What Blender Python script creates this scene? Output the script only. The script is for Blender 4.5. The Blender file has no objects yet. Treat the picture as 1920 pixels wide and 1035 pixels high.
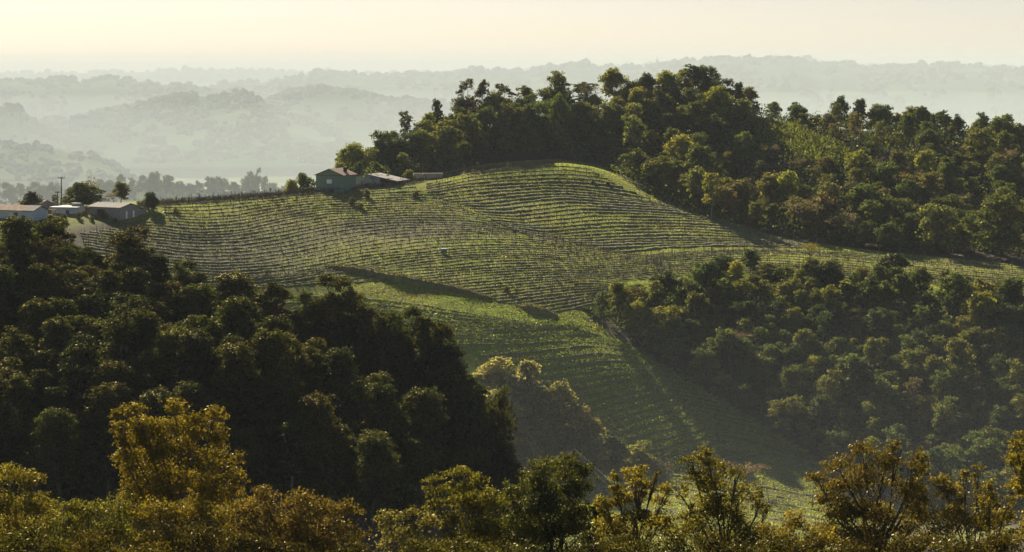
import bpy, bmesh, math, random
import numpy as np
from mathutils import Vector, Matrix

# ------------------------------------------------------------------ camera, sky, sun, exposure
S = bpy.context.scene
COL = S.collection
F, CX, HY = 4517.0, 960.0, 128.0            # focal length in photo pixels, centre column, horizon row
cd = bpy.data.cameras.new('camera')
cam = bpy.data.objects.new('camera', cd); COL.objects.link(cam)
cam.location = (0, 0, 0); cam.rotation_euler = (math.radians(90), 0, 0)
cd.sensor_width = 36.0; cd.lens = 36.0 * F / 1920.0
cd.shift_y = -(517.5 - HY) / 1920.0
cd.clip_start = 1.0; cd.clip_end = 60000.0
S.camera = cam

SUN_EL, SUN_AZ = math.radians(26.0), math.radians(-19.0)
world = bpy.data.worlds.new('World'); S.world = world; world.use_nodes = True
wn = world.node_tree.nodes; wl = world.node_tree.links
bg = wn.get('Background') or wn.new('ShaderNodeBackground')
sky = wn.new('ShaderNodeTexSky'); sky.sky_type = 'NISHITA'; sky.sun_disc = False
sky.sun_elevation = SUN_EL; sky.sun_rotation = SUN_AZ
sky.air_density = 1.0; sky.dust_density = 0.4; sky.ozone_density = 1.0; sky.altitude = 600
tn = wn.new('ShaderNodeVectorMath'); tn.operation = 'MULTIPLY'; tn.inputs[1].default_value = (.505, .505, .625)
wl.new(sky.outputs['Color'], tn.inputs[0]); wl.new(tn.outputs[0], bg.inputs['Color']); bg.inputs['Strength'].default_value = 0.05
sd = bpy.data.lights.new('sun', 'SUN'); sun = bpy.data.objects.new('sun', sd); COL.objects.link(sun)
sd.energy = 5.0; sd.angle = math.radians(0.6); sd.color = (1.0, 0.89, 0.68)
sdir = Vector((math.sin(SUN_AZ) * math.cos(SUN_EL), math.cos(SUN_AZ) * math.cos(SUN_EL), math.sin(SUN_EL)))
sun.rotation_euler = sdir.to_track_quat('Z', 'Y').to_euler()
S.view_settings.view_transform = 'Standard'; S.view_settings.look = 'None'
S.view_settings.gamma = 1.0; S.view_settings.use_curve_mapping = False
S.view_settings.exposure = 1.45
HAZE_DENSITY, MIST_DENSITY, HAZE_ANISO, HAZE_COLOR = 4.2e-5, 5.5e-5, 0.0, (0.62, 0.68, 0.725, 1)
S.render.engine = 'CYCLES'
cy = S.cycles
cy.max_bounces = 7; cy.diffuse_bounces = 3; cy.transmission_bounces = 4; cy.volume_bounces = 2; cy.transparent_max_bounces = 8
cy.use_denoising = True
cy.sample_clamp_indirect = 6.0

rng = np.random.default_rng(7)
R = random.Random(11)

# ------------------------------------------------------------------ helpers
def W(px, py, Y):
    return np.array([(px - CX) * Y / F, Y, -(py - HY) * Y / F])

def pix(x, Y, z):
    return CX + x * F / Y, HY - z * F / Y

def tag(o, label=None, cat=None, group=None, kind=None):
    if label: o['label'] = label
    if cat: o['category'] = cat
    if group: o['group'] = group
    if kind: o['kind'] = kind
    return o

def mesh_np(name, v, f, mats=None, smooth=False, mi=None):
    v = np.asarray(v, dtype=np.float32); f = np.asarray(f, dtype=np.int32)
    me = bpy.data.meshes.new(name)
    n, k = f.shape
    me.vertices.add(len(v)); me.vertices.foreach_set('co', v.ravel())
    me.loops.add(n * k); me.loops.foreach_set('vertex_index', f.ravel())
    me.polygons.add(n); me.polygons.foreach_set('loop_start', np.arange(0, n * k, k, dtype=np.int32))
    if mi is not None: me.polygons.foreach_set('material_index', np.asarray(mi, dtype=np.int32))
    for m in (mats or []): me.materials.append(m)
    me.update(calc_edges=True)
    if smooth: me.polygons.foreach_set('use_smooth', np.ones(n, dtype=bool))
    return me

def link(name, me, parent=None, loc=None):
    o = bpy.data.objects.new(name, me); COL.objects.link(o)
    if parent is not None: o.parent = parent
    if loc is not None: o.location = loc
    return o

def empty(name, loc, rz=0.0):
    o = bpy.data.objects.new(name, None); COL.objects.link(o)
    o.location = loc; o.rotation_euler = (0, 0, rz); o.empty_display_size = 0.5
    return o

class MB:
    """collects boxes, quads and tubes and links them as one mesh"""
    def __init__(s): s.v = []; s.f = []
    def add(s, vs, fs):
        b = len(s.v); s.v += [tuple(map(float, p)) for p in vs]; s.f += [tuple(i + b for i in q) for q in fs]
    def box(s, x0, x1, y0, y1, z0, z1):
        s.add([(x0,y0,z0),(x1,y0,z0),(x1,y1,z0),(x0,y1,z0),(x0,y0,z1),(x1,y0,z1),(x1,y1,z1),(x0,y1,z1)],
              [(0,3,2,1),(4,5,6,7),(0,1,5,4),(1,2,6,5),(2,3,7,6),(3,0,4,7)])
    def prism(s, prof, y0, y1):
        n = len(prof)
        s.add([(x, y0, z) for x, z in prof] + [(x, y1, z) for x, z in prof],
              [tuple(range(n))[::1], tuple(range(2*n-1, n-1, -1))] + [(i, i+n, (i+1) % n + n, (i+1) % n) for i in range(n)])
    def tube(s, a, b, ra, rb, k=5):
        a, b = Vector(a), Vector(b); d = b - a
        if d.length < 1e-6: return
        q = d.to_track_quat('Z', 'Y')
        vs = []
        for p, r in ((a, ra), (b, rb)):
            for i in range(k):
                t = 2 * math.pi * i / k
                vs.append(p + q @ Vector((r * math.cos(t), r * math.sin(t), 0)))
        s.add(vs, [(i, (i+1) % k, (i+1) % k + k, i + k) for i in range(k)])
    def mesh(s, name, mat, smooth=False):
        me = bpy.data.meshes.new(name); me.from_pydata(s.v, [], s.f); me.materials.append(mat); me.update()
        bm = bmesh.new(); bm.from_mesh(me); bmesh.ops.recalc_face_normals(bm, faces=bm.faces); bm.to_mesh(me); bm.free()
        if smooth: me.polygons.foreach_set('use_smooth', np.ones(len(me.polygons), dtype=bool))
        return me
    def build(s, name, mat, parent=None, loc=None, smooth=False):
        return link(name, s.mesh(name, mat, smooth), parent, loc)

# value noise on arrays
_NT = rng.random((256, 256))
def vnoise(x, y):
    xi = np.floor(x).astype(int); yi = np.floor(y).astype(int); fx = x - xi; fy = y - yi
    fx = fx*fx*(3-2*fx); fy = fy*fy*(3-2*fy)
    g = lambda a, b: _NT[a & 255, b & 255]
    return (g(xi,yi)*(1-fx)+g(xi+1,yi)*fx)*(1-fy)+(g(xi,yi+1)*(1-fx)+g(xi+1,yi+1)*fx)*fy
def fbm(x, y, o=4):
    s = 0; a = .5; t = 0
    for i in range(o):
        s = s + a*vnoise(x*2**i+17.3*i, y*2**i+9.1*i); t += a; a *= .5
    return s/t - .5

# ------------------------------------------------------------------ materials
def mat(name):
    m = bpy.data.materials.new(name); m.use_nodes = True
    nt = m.node_tree; nt.nodes.clear()
    out = nt.nodes.new('ShaderNodeOutputMaterial')
    return m, nt, out
def node(nt, t, **kw):
    n = nt.nodes.new(t)
    for k, v in kw.items(): setattr(n, k, v)
    return n
def ramp(nt, stops):
    r = nt.nodes.new('ShaderNodeValToRGB'); e = r.color_ramp.elements
    while len(e) < len(stops): e.new(0.5)
    for i, (p, c) in enumerate(stops): e[i].position = p; e[i].color = (*c, 1)
    return r
def noise(nt, scale, detail=4, rough=.6, coord='Object', vec=None):
    n = nt.nodes.new('ShaderNodeTexNoise'); n.inputs['Scale'].default_value = scale
    n.inputs['Detail'].default_value = detail; n.inputs['Roughness'].default_value = rough
    if vec is None:
        tc = nt.nodes.new('ShaderNodeTexCoord'); vec = tc.outputs[coord]
    nt.links.new(vec, n.inputs['Vector'])
    return n
def rough_mat(name, c0, c1, scale=2.0, rough=.9, bump=0.0, spec=.15, stops=(.35, .65)):
    m, nt, out = mat(name)
    p = node(nt, 'ShaderNodeBsdfPrincipled'); p.inputs['Roughness'].default_value = rough
    p.inputs['Specular IOR Level'].default_value = spec
    n = noise(nt, scale); r = ramp(nt, [(stops[0], c0), (stops[1], c1)])
    nt.links.new(n.outputs['Fac'], r.inputs['Fac']); nt.links.new(r.outputs['Color'], p.inputs['Base Color'])
    if bump:
        b = node(nt, 'ShaderNodeBump'); b.inputs['Strength'].default_value = bump; b.inputs['Distance'].default_value = .2
        nt.links.new(n.outputs['Fac'], b.inputs['Height']); nt.links.new(b.outputs['Normal'], p.inputs['Normal'])
    nt.links.new(p.outputs[0], out.inputs[0])
    return m

def leaf_mat(name, trans=.42, gloss=.07, rough=.35, tint=(1.25, 1.12, .55), color=None, var=.55):
    m, nt, out = mat(name); L = nt.links
    if color is None:
        oi = node(nt, 'ShaderNodeObjectInfo'); base = oi.outputs['Color']
    else:
        rgb = node(nt, 'ShaderNodeRGB'); rgb.outputs[0].default_value = (*color, 1); base = rgb.outputs[0]
    ge = node(nt, 'ShaderNodeNewGeometry')
    mr = node(nt, 'ShaderNodeMapRange'); mr.inputs['To Min'].default_value = 1 - var; mr.inputs['To Max'].default_value = 1 + var
    L.new(ge.outputs['Random Per Island'], mr.inputs['Value'])
    n = noise(nt, .35, 3, .6)
    mr2 = node(nt, 'ShaderNodeMapRange'); mr2.inputs['From Min'].default_value = .3; mr2.inputs['From Max'].default_value = .7
    mr2.inputs['To Min'].default_value = .7; mr2.inputs['To Max'].default_value = 1.35
    L.new(n.outputs['Fac'], mr2.inputs['Value'])
    mu = node(nt, 'ShaderNodeMath', operation='MULTIPLY'); L.new(mr.outputs[0], mu.inputs[0]); L.new(mr2.outputs[0], mu.inputs[1])
    sc = node(nt, 'ShaderNodeVectorMath', operation='SCALE'); L.new(base, sc.inputs[0]); L.new(mu.outputs[0], sc.inputs['Scale'])
    tv = node(nt, 'ShaderNodeVectorMath', operation='MULTIPLY'); tv.inputs[1].default_value = tint; L.new(sc.outputs[0], tv.inputs[0])
    d = node(nt, 'ShaderNodeBsdfDiffuse'); L.new(sc.outputs[0], d.inputs['Color'])
    t = node(nt, 'ShaderNodeBsdfTranslucent'); L.new(tv.outputs[0], t.inputs['Color'])
    mx = node(nt, 'ShaderNodeMixShader'); mx.inputs[0].default_value = trans; L.new(d.outputs[0], mx.inputs[1]); L.new(t.outputs[0], mx.inputs[2])
    g = node(nt, 'ShaderNodeBsdfGlossy'); g.inputs['Roughness'].default_value = rough; g.inputs['Color'].default_value = (1, .85, .5, 1)
    m2 = node(nt, 'ShaderNodeMixShader'); m2.inputs[0].default_value = gloss; L.new(mx.outputs[0], m2.inputs[1]); L.new(g.outputs[0], m2.inputs[2])
    L.new(m2.outputs[0], out.inputs[0])
    return m

M = {}
M['leaf'] = leaf_mat('leaf', trans=.5, gloss=.02, rough=.5, tint=(1.3,1.2,.5))
M['leaf_gloss'] = leaf_mat('leaf_gloss', trans=.48, gloss=.022, rough=.42, tint=(1.2, 1.08, .4), var=.55)
M['leaf_spur'] = leaf_mat('leaf_spur', trans=.42, gloss=.02, rough=.5, tint=(1.15, 1.15, .45), var=.7)
M['grass'] = leaf_mat('grass_blades', trans=.6, gloss=.02, tint=(1.2, 1.2, .5), var=.25)
M['bark'] = rough_mat('bark', (.05,.04,.032), (.11,.09,.07), 3.0, .95, .5)
M['pale_bark'] = rough_mat('pale_bark', (.16,.14,.12), (.3,.27,.23), 2.0, .9, .4)
M['cane'] = rough_mat('vine_cane', (.055,.04,.032), (.12,.085,.068), 1.3, .95)
M['post'] = rough_mat('weathered_post', (.075,.065,.055), (.16,.14,.12), 1.0, .9)
M['soil'] = rough_mat('weedy_soil', (.13,.115,.05), (.17,.18,.05), .5, 1.0, .4)

def ground_mat():
    m, nt, out = mat('hillside_ground'); L = nt.links
    p = node(nt, 'ShaderNodeBsdfPrincipled'); p.inputs['Roughness'].default_value = 1.0; p.inputs['Specular IOR Level'].default_value = .05
    n1 = noise(nt, .05, 5, .62); n2 = noise(nt, 1.2, 4, .7)
    r1 = ramp(nt, [(.3, (.19,.16,.046)), (.47, (.225,.235,.03)), (.66, (.165,.23,.02))])
    L.new(n1.outputs['Fac'], r1.inputs['Fac'])
    r2 = ramp(nt, [(.3, (.55,.5,.45)), (.65, (1.15,1.15,1.1))]); L.new(n2.outputs['Fac'], r2.inputs['Fac'])
    mx = node(nt, 'ShaderNodeMixRGB', blend_type='MULTIPLY'); mx.inputs[0].default_value = 1
    L.new(r1.outputs[0], mx.inputs[1]); L.new(r2.outputs[0], mx.inputs[2])
    # soil colour by vertex mask: ploughed lower slope, forest floor, flat vineyard's painted shade
    at = node(nt, 'ShaderNodeAttribute', attribute_name='bare')
    r3 = ramp(nt, [(.3, (.048,.042,.03)), (.7, (.09,.078,.05))]); L.new(n2.outputs['Fac'], r3.inputs['Fac'])
    mb = node(nt, 'ShaderNodeMixRGB'); L.new(at.outputs['Fac'], mb.inputs[0]); L.new(mx.outputs[0], mb.inputs[1]); L.new(r3.outputs[0], mb.inputs[2])
    L.new(mb.outputs[0], p.inputs['Base Color'])
    b = node(nt, 'ShaderNodeBump'); b.inputs['Strength'].default_value = .6; b.inputs['Distance'].default_value = .3
    L.new(n2.outputs['Fac'], b.inputs['Height']); L.new(b.outputs['Normal'], p.inputs['Normal'])
    L.new(p.outputs[0], out.inputs[0])
    return m
M['ground'] = ground_mat()

def far_mat(name, stops, scale):
    m, nt, out = mat(name); L = nt.links
    d = node(nt, 'ShaderNodeBsdfDiffuse'); n = noise(nt, scale, 6, .65)
    r = ramp(nt, stops); L.new(n.outputs['Fac'], r.inputs['Fac']); L.new(r.outputs[0], d.inputs['Color']); L.new(d.outputs[0], out.inputs[0])
    return m
M['far_hill'] = far_mat('wooded_hill', [(.40, (.03,.05,.028)), (.54, (.06,.08,.04)), (.66, (.13,.16,.08))], .0016)
M['valley'] = far_mat('valley_pasture', [(.35, (.09,.12,.05)), (.5, (.22,.25,.11)), (.7, (.3,.3,.16))], .0012)
M['far_wood'] = rough_mat('far_woods', (.022,.04,.02), (.05,.07,.03), .004, 1.0)

# ------------------------------------------------------------------ near terrain: thin plate spline through surveyed points
CP = []
def cp(*pts):
    for px, py, Y in pts: CP.append(W(px, py, Y))
# vineyard crest, left dome and right dome
cp((20,420,690),(90,415,695),(150,408,700),(220,405,705),(280,397,712),(320,387,722),(400,378,735),(500,371,748),(600,361,765),(660,356,772),(740,346,780),(800,337,785),(900,318,802),(970,309,815),(1050,305,824),(1120,313,822),(1170,333,815))
# slopes of the vineyard
cp((320,420,700),(400,430,700),(500,410,722),(600,395,738),(700,385,748),(780,372,762),(850,372,764),(960,350,788),(1050,345,792),(1150,360,790))
cp((800,347,802),(900,330,822),(970,322,836),(1050,318,846),(1110,322,842))
cp((200,470,668),(300,475,672),(400,490,668),(500,480,678),(600,455,698),(700,440,712),(800,420,728),(880,398,744),(960,400,752),(1050,390,763),(1150,395,764),(1250,390,780))
cp((650,510,662),(750,500,672),(850,470,692),(950,450,712),(1050,445,728),(1150,440,735),(1250,430,748),(1350,425,758),(1440,450,748))
cp((760,530,655),(880,525,664),(1000,505,682),(1100,500,690),(1200,495,700),(1300,480,712),(1400,480,715),(1520,480,718),(1650,495,710),(1800,515,695),(1930,535,680))
cp((930,566,645),(1050,575,650),(1120,560,660),(1200,540,672),(1300,515,690),(1420,505,695))
# lower field
cp((700,545,648),(800,570,640),(920,590,636),(1050,604,638),(1100,610,640),(800,640,618),(900,670,612),(1000,670,616),(1130,660,622),(1240,690,622))
cp((900,760,592),(1000,740,600),(1100,740,603),(1230,740,607),(1350,770,602),(1130,825,583),(1280,820,588),(1400,820,590),(1500,860,578))
cp((950,868,582),(1100,872,578),(1250,888,573),(1400,910,566),(1560,938,556),(950,900,560),(1250,925,552),(1480,965,542),(1500,1000,525),(1100,960,530))
# wooded hill above the vineyard
cp((690,335,845),(640,345,850),(720,300,868),(800,268,880),(900,250,890),(1000,232,897),(1100,212,902),(1200,200,905),(1310,172,908),(1370,196,905),(1430,236,900),(1500,238,902),(1600,246,898),(1700,252,892),(1800,262,884),(1930,288,872))
cp((900,295,858),(1000,285,868),(1100,272,874),(1200,280,868),(1300,290,855),(1400,300,850),(1500,320,838),(1620,340,830),(1760,360,820),(1930,380,800))
cp((1250,360,822),(1330,395,800),(1430,420,785),(1540,440,770),(1680,455,758),(1820,470,742),(1930,490,728))
# wooded slope on the lower right
cp((1180,575,658),(1300,550,670),(1400,540,680),(1520,545,682),(1650,555,678),(1800,570,668),(1930,580,660))
cp((1250,680,628),(1400,660,640),(1550,660,642),(1700,670,638),(1930,690,630),(1450,770,605),(1600,770,606),(1750,780,604),(1930,800,598),(1650,870,578),(1800,880,575),(1930,900,570),(1650,945,550),(1930,980,535))
# wooded spur on the lower left
cp((-60,530,400),(80,545,400),(220,570,400),(350,605,398),(520,625,395),(640,645,392),(760,700,386),(850,765,378),(900,930,362))
cp((-60,700,365),(150,720,362),(350,740,358),(550,770,354),(720,820,350),(-60,900,325),(200,920,322),(450,940,320),(700,960,322),(860,1040,330))
def wp(*pts):
    for p in pts: CP.append(np.array(p, float))
wp((-110,480,-88),(-60,480,-94),(-20,480,-98),(-120,560,-80),(-70,560,-86),(-95,620,-68),(-40,600,-84),(-95,430,-56),(-60,430,-66))
# the camera's own hillside and the gully in front of it
for x in (-60, -30, 0, 30, 60): wp((x,0,-3),(x,60,-14),(x,110,-28),(x,160,-38),(x,210,-56))
for x in (0, 30, 60): wp((x,270,-88),(x,340,-104),(x,420,-106),(x,480,-104))
wp((-60,265,-72),(-30,265,-76),(100,340,-100),(110,420,-98),(110,480,-92),(-25,380,-100),(-3,345,-100),(-8,335,-97),(2,372,-103))
# drop-off behind the crests and the sides far out of frame
for x in (-200,-150,-110): wp((x,840,-72),(x,960,-125),(x,1200,-200),(x,1500,-280))
wp((-85,860,-62),(-75,960,-110),(-70,1200,-190),(-70,1500,-280),(-30,975,-80),(-30,1200,-180),(-30,1500,-280))
for x in (0,50,100,160,220,300): wp((x,985,-50),(x,1200,-160),(x,1500,-270))
wp((-260,690,-50),(-330,600,-70),(-330,420,-70),(-260,400,-50),(-250,200,-55),(-200,60,-20),(-200,0,-5),(200,0,-5),(200,100,-25),(240,250,-80),(280,420,-70),(330,600,-40),(340,760,-20),(360,880,-15),(-400,900,-110),(-450,1500,-280),(450,1500,-270),(450,1000,-80))
CP = np.array(CP); _sc = 200.0
_P = CP[:, :2] / _sc; _n = len(_P)
def _k(r2): return .5 * r2 * np.log(r2 + 1e-12)
_A = np.zeros((_n+3, _n+3)); _d = ((_P[:,None]-_P[None])**2).sum(-1)
_A[:_n,:_n] = _k(_d) + np.eye(_n)*2e-3; _A[:_n,_n] = 1; _A[:_n,_n+1:] = _P; _A[_n,:_n] = 1; _A[_n+1:,:_n] = _P.T
_w = np.linalg.solve(_A, np.concatenate([CP[:,2], [0,0,0]]))
def tps(x, Y):
    sh = np.shape(x); q = np.stack([np.ravel(x), np.ravel(Y)], 1) / _sc
    o = np.empty(len(q))
    for i in range(0, len(q), 20000):
        c = q[i:i+20000]
        o[i:i+20000] = _k(((c[:,None]-_P[None])**2).sum(-1)) @ _w[:_n] + _w[_n] + c @ _w[_n+1:]
    return o.reshape(sh)

# coarse regular table, read back bilinearly everywhere
GX = np.arange(-460, 461, 4.0); GY = np.arange(-20, 1521, 4.0)
_gx, _gy = np.meshgrid(GX, GY)
GT = tps(_gx, _gy)
def H(x, Y):
    x = np.asarray(x, float); Y = np.asarray(Y, float)
    a = np.clip((x-GX[0])/4, 0, len(GX)-1.001); b = np.clip((Y-GY[0])/4, 0, len(GY)-1.001)
    i = a.astype(int); j = b.astype(int); a = a-i; b = b-j
    z = (GT[j,i]*(1-a)+GT[j,i+1]*a)*(1-b)+(GT[j+1,i]*(1-a)+GT[j+1,i+1]*a)*b
    return z + .9*fbm(x/14, Y/14, 3) + .25*fbm(x/2.5, Y/2.5, 2)
def gz(px, Y): return float(H((px-CX)*Y/F, Y))
def ground(px, Y): return Vector(((px-CX)*Y/F, Y, gz(px, Y)))
def hit(px, py, y0=500.0, y1=900.0, step=.5):
    """where the sight lines through photo points meet the hillside; nan where they miss"""
    px = np.atleast_1d(np.asarray(px, float)); py = np.atleast_1d(np.asarray(py, float))
    res = np.full((len(px), 3), np.nan); act = np.ones(len(px), bool)
    prev = None
    for Y in np.arange(y0, y1, step):
        x = (px-CX)*Y/F; z = -(py-HY)*Y/F; d = H(x, Y) - z
        if prev is not None:
            new = act & (d >= 0) & (prev < 0)
            res[new, 0] = x[new]; res[new, 1] = Y; res[new, 2] = H(x[new], np.full(new.sum(), Y)); act &= ~new
        prev = d
    return res
def inpoly(px, py, poly):
    px = np.asarray(px); py = np.asarray(py); c = np.zeros(px.shape, bool); n = len(poly)
    for i in range(n):
        x1, y1 = poly[i]; x2, y2 = poly[(i+1) % n]
        c ^= ((y1 > py) != (y2 > py)) & (px < (x2-x1)*(py-y1)/((y2-y1) or 1e-9)+x1)
    return c

P_UPPER = [(600,350),(700,350),(745,342),(800,331),(880,312),(960,302),(1050,298),(1125,309),(1172,336),(1243,379),(1325,411),(1420,437),(1520,454),(1640,470),(1800,486),(1960,505),(1960,120),(600,120)]
P_LOWER = [(1095,598),(1170,640),(1250,688),(1400,778),(1550,868),(1640,935),(1960,1000),(1960,566),(1800,566),(1700,556),(1640,550),(1500,535),(1400,530),(1330,535),(1250,558),(1180,578)]
P_SPUR = [(-100,500),(100,535),(350,590),(640,630),(850,745),(940,850),(980,950),(700,1080),(-100,1080)]

def build_ground():
    us = np.concatenate([np.linspace(-.45,-.235,18), np.arange(-.23,.2301,.0022), np.linspace(.235,.45,18)])
    Ys = np.concatenate([np.linspace(3,500,140), np.arange(502,560,1.5), np.arange(560,880,.9), np.arange(881,1000,3), np.linspace(1003,1500,50)])
    U, Y = np.meshgrid(us, Ys); X = U*Y; Z = H(X, Y)
    nY, nU = U.shape
    v = np.stack([X, Y, Z], -1).reshape(-1, 3)
    a = np.arange(nY*nU).reshape(nY, nU)
    f = np.stack([a[:-1,:-1], a[:-1,1:], a[1:,1:], a[1:,:-1]], -1).reshape(-1, 4)
    me = mesh_np('ground', v, f, [M['ground']], True)
    px, py = pix(v[:,0], v[:,1], v[:,2])
    near = v[:,1] < 500
    bare = np.where(near, True, inpoly(px, py, P_UPPER) | inpoly(px, py, P_LOWER)).astype(float)
    # ploughed, thinly grassed lower slope of the left dome
    q = np.exp(-(((px-380)/230)**2 + ((py-490)/60)**2)) + .9*np.exp(-(((px-800)/130)**2 + ((py-425)/22)**2)) + .5*np.exp(-(((px-620)/200)**2 + ((py-440)/30)**2)) + 1.2*np.exp(-(((px-190)/110)**2 + ((py-455)/40)**2))
    bare = np.clip(np.maximum(bare, np.where(near, 1, q*1.15 + .7*fbm(v[:,0]/9, v[:,1]/9, 3))), 0, 1)
    bare = np.maximum(bare, np.where((v[:,1] > 500) & (py > 845) & (px > 900), .55 + .8*fbm(v[:,0]/7, v[:,1]/3, 3), 0)).clip(0, 1)  # flat vineyard browned and darkened, its shade put into the soil mask
    bare[v[:,1] > 920] = .7
    at = me.attributes.new('bare', 'FLOAT', 'POINT'); at.data.foreach_set('value', bare.astype(np.float32))
    tag(link('ground', me), kind='structure')
build_ground()

# ------------------------------------------------------------------ far country
def poly_interp(pts, x):
    p = np.array(pts, float); return np.interp(x, p[:,0], p[:,1])
def icosa():
    t = (1+5**.5)/2
    v = np.array([(-1,t,0),(1,t,0),(-1,-t,0),(1,-t,0),(0,-1,t),(0,1,t),(0,-1,-t),(0,1,-t),(t,0,-1),(t,0,1),(-t,0,-1),(-t,0,1)], float)/math.sqrt(1+t*t)
    f = np.array([(0,11,5),(0,5,1),(0,1,7),(0,7,10),(0,10,11),(1,5,9),(5,11,4),(11,10,2),(10,7,6),(7,1,8),(3,9,4),(3,4,2),(3,2,6),(3,6,8),(3,8,9),(4,9,5),(2,4,11),(6,2,10),(8,6,7),(9,8,1)])
    return v, f
IV, IF = icosa()
def blobs(pos, rad, zs=.9):
    n = len(pos)
    v = IV[None]*(rad[:,None,None]*rng.uniform(.7,1.25,(n,12,1)))
    v[:,:,2] *= zs; v = v + pos[:,None,:]
    f = (IF[None] + (np.arange(n)*12)[:,None,None]).reshape(-1,3)
    return v.reshape(-1,3), f

def far_hill(name, crest, Yc, front, floor, x0, x1, rough, woods, wr, wmask=.0, lower=0.0):
    us = np.arange(x0, x1+1, 4.0)
    base = poly_interp(crest, us)
    zc = -(base-HY)*Yc/F
    ts = np.concatenate([np.linspace(-.25, 0, 5)[:-1], np.linspace(0, 1, 34)])
    def surf(u, t):
        zc = -(poly_interp(crest, u)-HY)*Yc/F + rough*fbm(u/26+Yc*.01, u*0+.5, 5)
        Y = Yc - front*t + .06*front*fbm(u/60, u*0+Yc, 2)*(t > 0)
        k = np.where(t < 0, 1-np.abs(t)*2.5, 1 - (3*t**2-2*t**3)*.75 - .25*t)
        z = floor + (zc-floor)*k + np.sin(np.clip(t,0,1)*math.pi)*(rough*2.2*fbm(u/55+3, t*5, 4))
        return (u-CX)*Y/F, Y, z
    U, T = np.meshgrid(us, ts); X, Y, Z = surf(U, T)
    nY, nU = U.shape; a = np.arange(nY*nU).reshape(nY, nU)
    f = np.stack([a[:-1,:-1], a[1:,:-1], a[1:,1:], a[:-1,1:]], -1).reshape(-1,4)
    v = np.stack([X,Y,Z],-1).reshape(-1,3)
    tag(link(name, mesh_np(name, v, f[:, ::-1], [M['far_hill']], True)), kind='structure')
    if woods:
        u = rng.uniform(x0, x1, woods); t = rng.random(woods)**1.7*.95 - .03
        keep = (fbm(u/38+Yc, t*7, 3) > wmask - .12*(t < .12)) 
        u = u[keep]; t = t[keep]; x, y, z = surf(u, t)
        r = wr*rng.uniform(.5,1.2,len(u))*np.where(rng.random(len(u)) < .06, 1.6, 1)
        vv, ff = blobs(np.stack([x,y,z+r*.4],-1), r, 1.05)
        tag(link('woods', mesh_np('woods', vv, ff, [M['far_wood']], False)), 'dark woods covering the hazy ' + lower, 'woods', kind='stuff') if lower else None
FL = -310
vx = np.concatenate([np.linspace(-9300,-1500,20), np.linspace(-1400,1400,60), np.linspace(1500,9300,20)])
vy = np.concatenate([np.linspace(-250,1500,12), np.geomspace(1600,29500,95)])
X, Y = np.meshgrid(vx, vy); Z = FL + 30*fbm(X/900, Y/900, 4) + 5 - np.where(Y < 1700, 15, 0)
a = np.arange(X.size).reshape(X.shape)
tag(link('valley_floor', mesh_np('valley_floor', np.stack([X,Y,Z],-1).reshape(-1,3), np.stack([a[:-1,:-1],a[:-1,1:],a[1:,1:],a[1:,:-1]],-1).reshape(-1,4), [M['valley']], True)), kind='structure')
far_hill('horizon_hills', [(-400,142),(0,140),(200,136),(330,133),(430,131),(540,136),(700,139),(900,136),(1300,122),(1490,108),(1520,110),(1550,122),(1700,126),(2300,130)], 23000, 5000, FL, -400, 2300, 30, 2500, 26, -.1, 'hills on the horizon')
far_hill('long_ridge', [(280,185),(400,162),(500,152),(550,143),(600,137),(680,141),(760,142),(830,140),(860,137),(890,131),(920,137),(1000,133),(1040,128),(1090,121),(1120,127),(1180,127),(1230,124),(1300,114),(1400,111),(1450,106),(1490,112),(1540,124),(1580,120),(1620,128),(1700,124),(1800,120),(1850,124),(1920,131),(2030,133),(2300,140)], 15500, 5500, FL+20, 280, 2300, 26, 4200, 20, .0, 'long ridge beneath the sky')
far_hill('tree_topped_ridge', [(-400,160),(-100,150),(0,150),(80,152),(105,143),(150,155),(180,152),(205,143),(260,154),(300,160),(350,160),(400,166),(450,172),(540,190),(600,205)], 12500, 3600, FL+20, -400, 600, 20, 2000, 17, .0, 'ridge below the pale sky at the side of the long ridge')
far_hill('saddle_hill', [(430,215),(500,190),(550,172),(600,164),(640,170),(720,186),(800,193),(900,205),(1000,214),(1100,222)], 10500, 3000, FL+10, 430, 1100, 16, 2600, 15, .02, 'hill between the round hill and the vineyard hill')
far_hill('round_hill', [(60,232),(140,226),(180,212),(240,204),(290,190),(330,180),(365,178),(400,186),(450,175),(490,181),(508,205),(560,222),(640,240)], 9000, 2200, FL+30, 60, 640, 12, 2400, 13, -.03, 'round hill in the middle of the valley')
far_hill('knoll', [(-400,205),(-60,205),(0,198),(38,202),(52,225),(90,240),(140,252)], 8300, 1500, FL+30, -400, 140, 10, 1400, 12, -.05, 'knoll beside the round hill')
far_hill('pasture_hill', [(-400,262),(-60,266),(0,268),(60,272),(110,280),(165,290),(200,304),(240,322),(290,345),(340,372)], 5600, 1500, -300, -400, 340, 7, 3400, 7, .03, 'hill with a pale pasture beyond the farm')
far_hill('treed_spur', [(-400,385),(60,380),(150,366),(230,356),(280,352),(340,356),(400,360),(470,358),(540,366),(640,385),(760,420)], 3300, 1000, -300, -400, 760, 5, 1800, 4, -.1, 'spur behind the bare vine rows')

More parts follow.
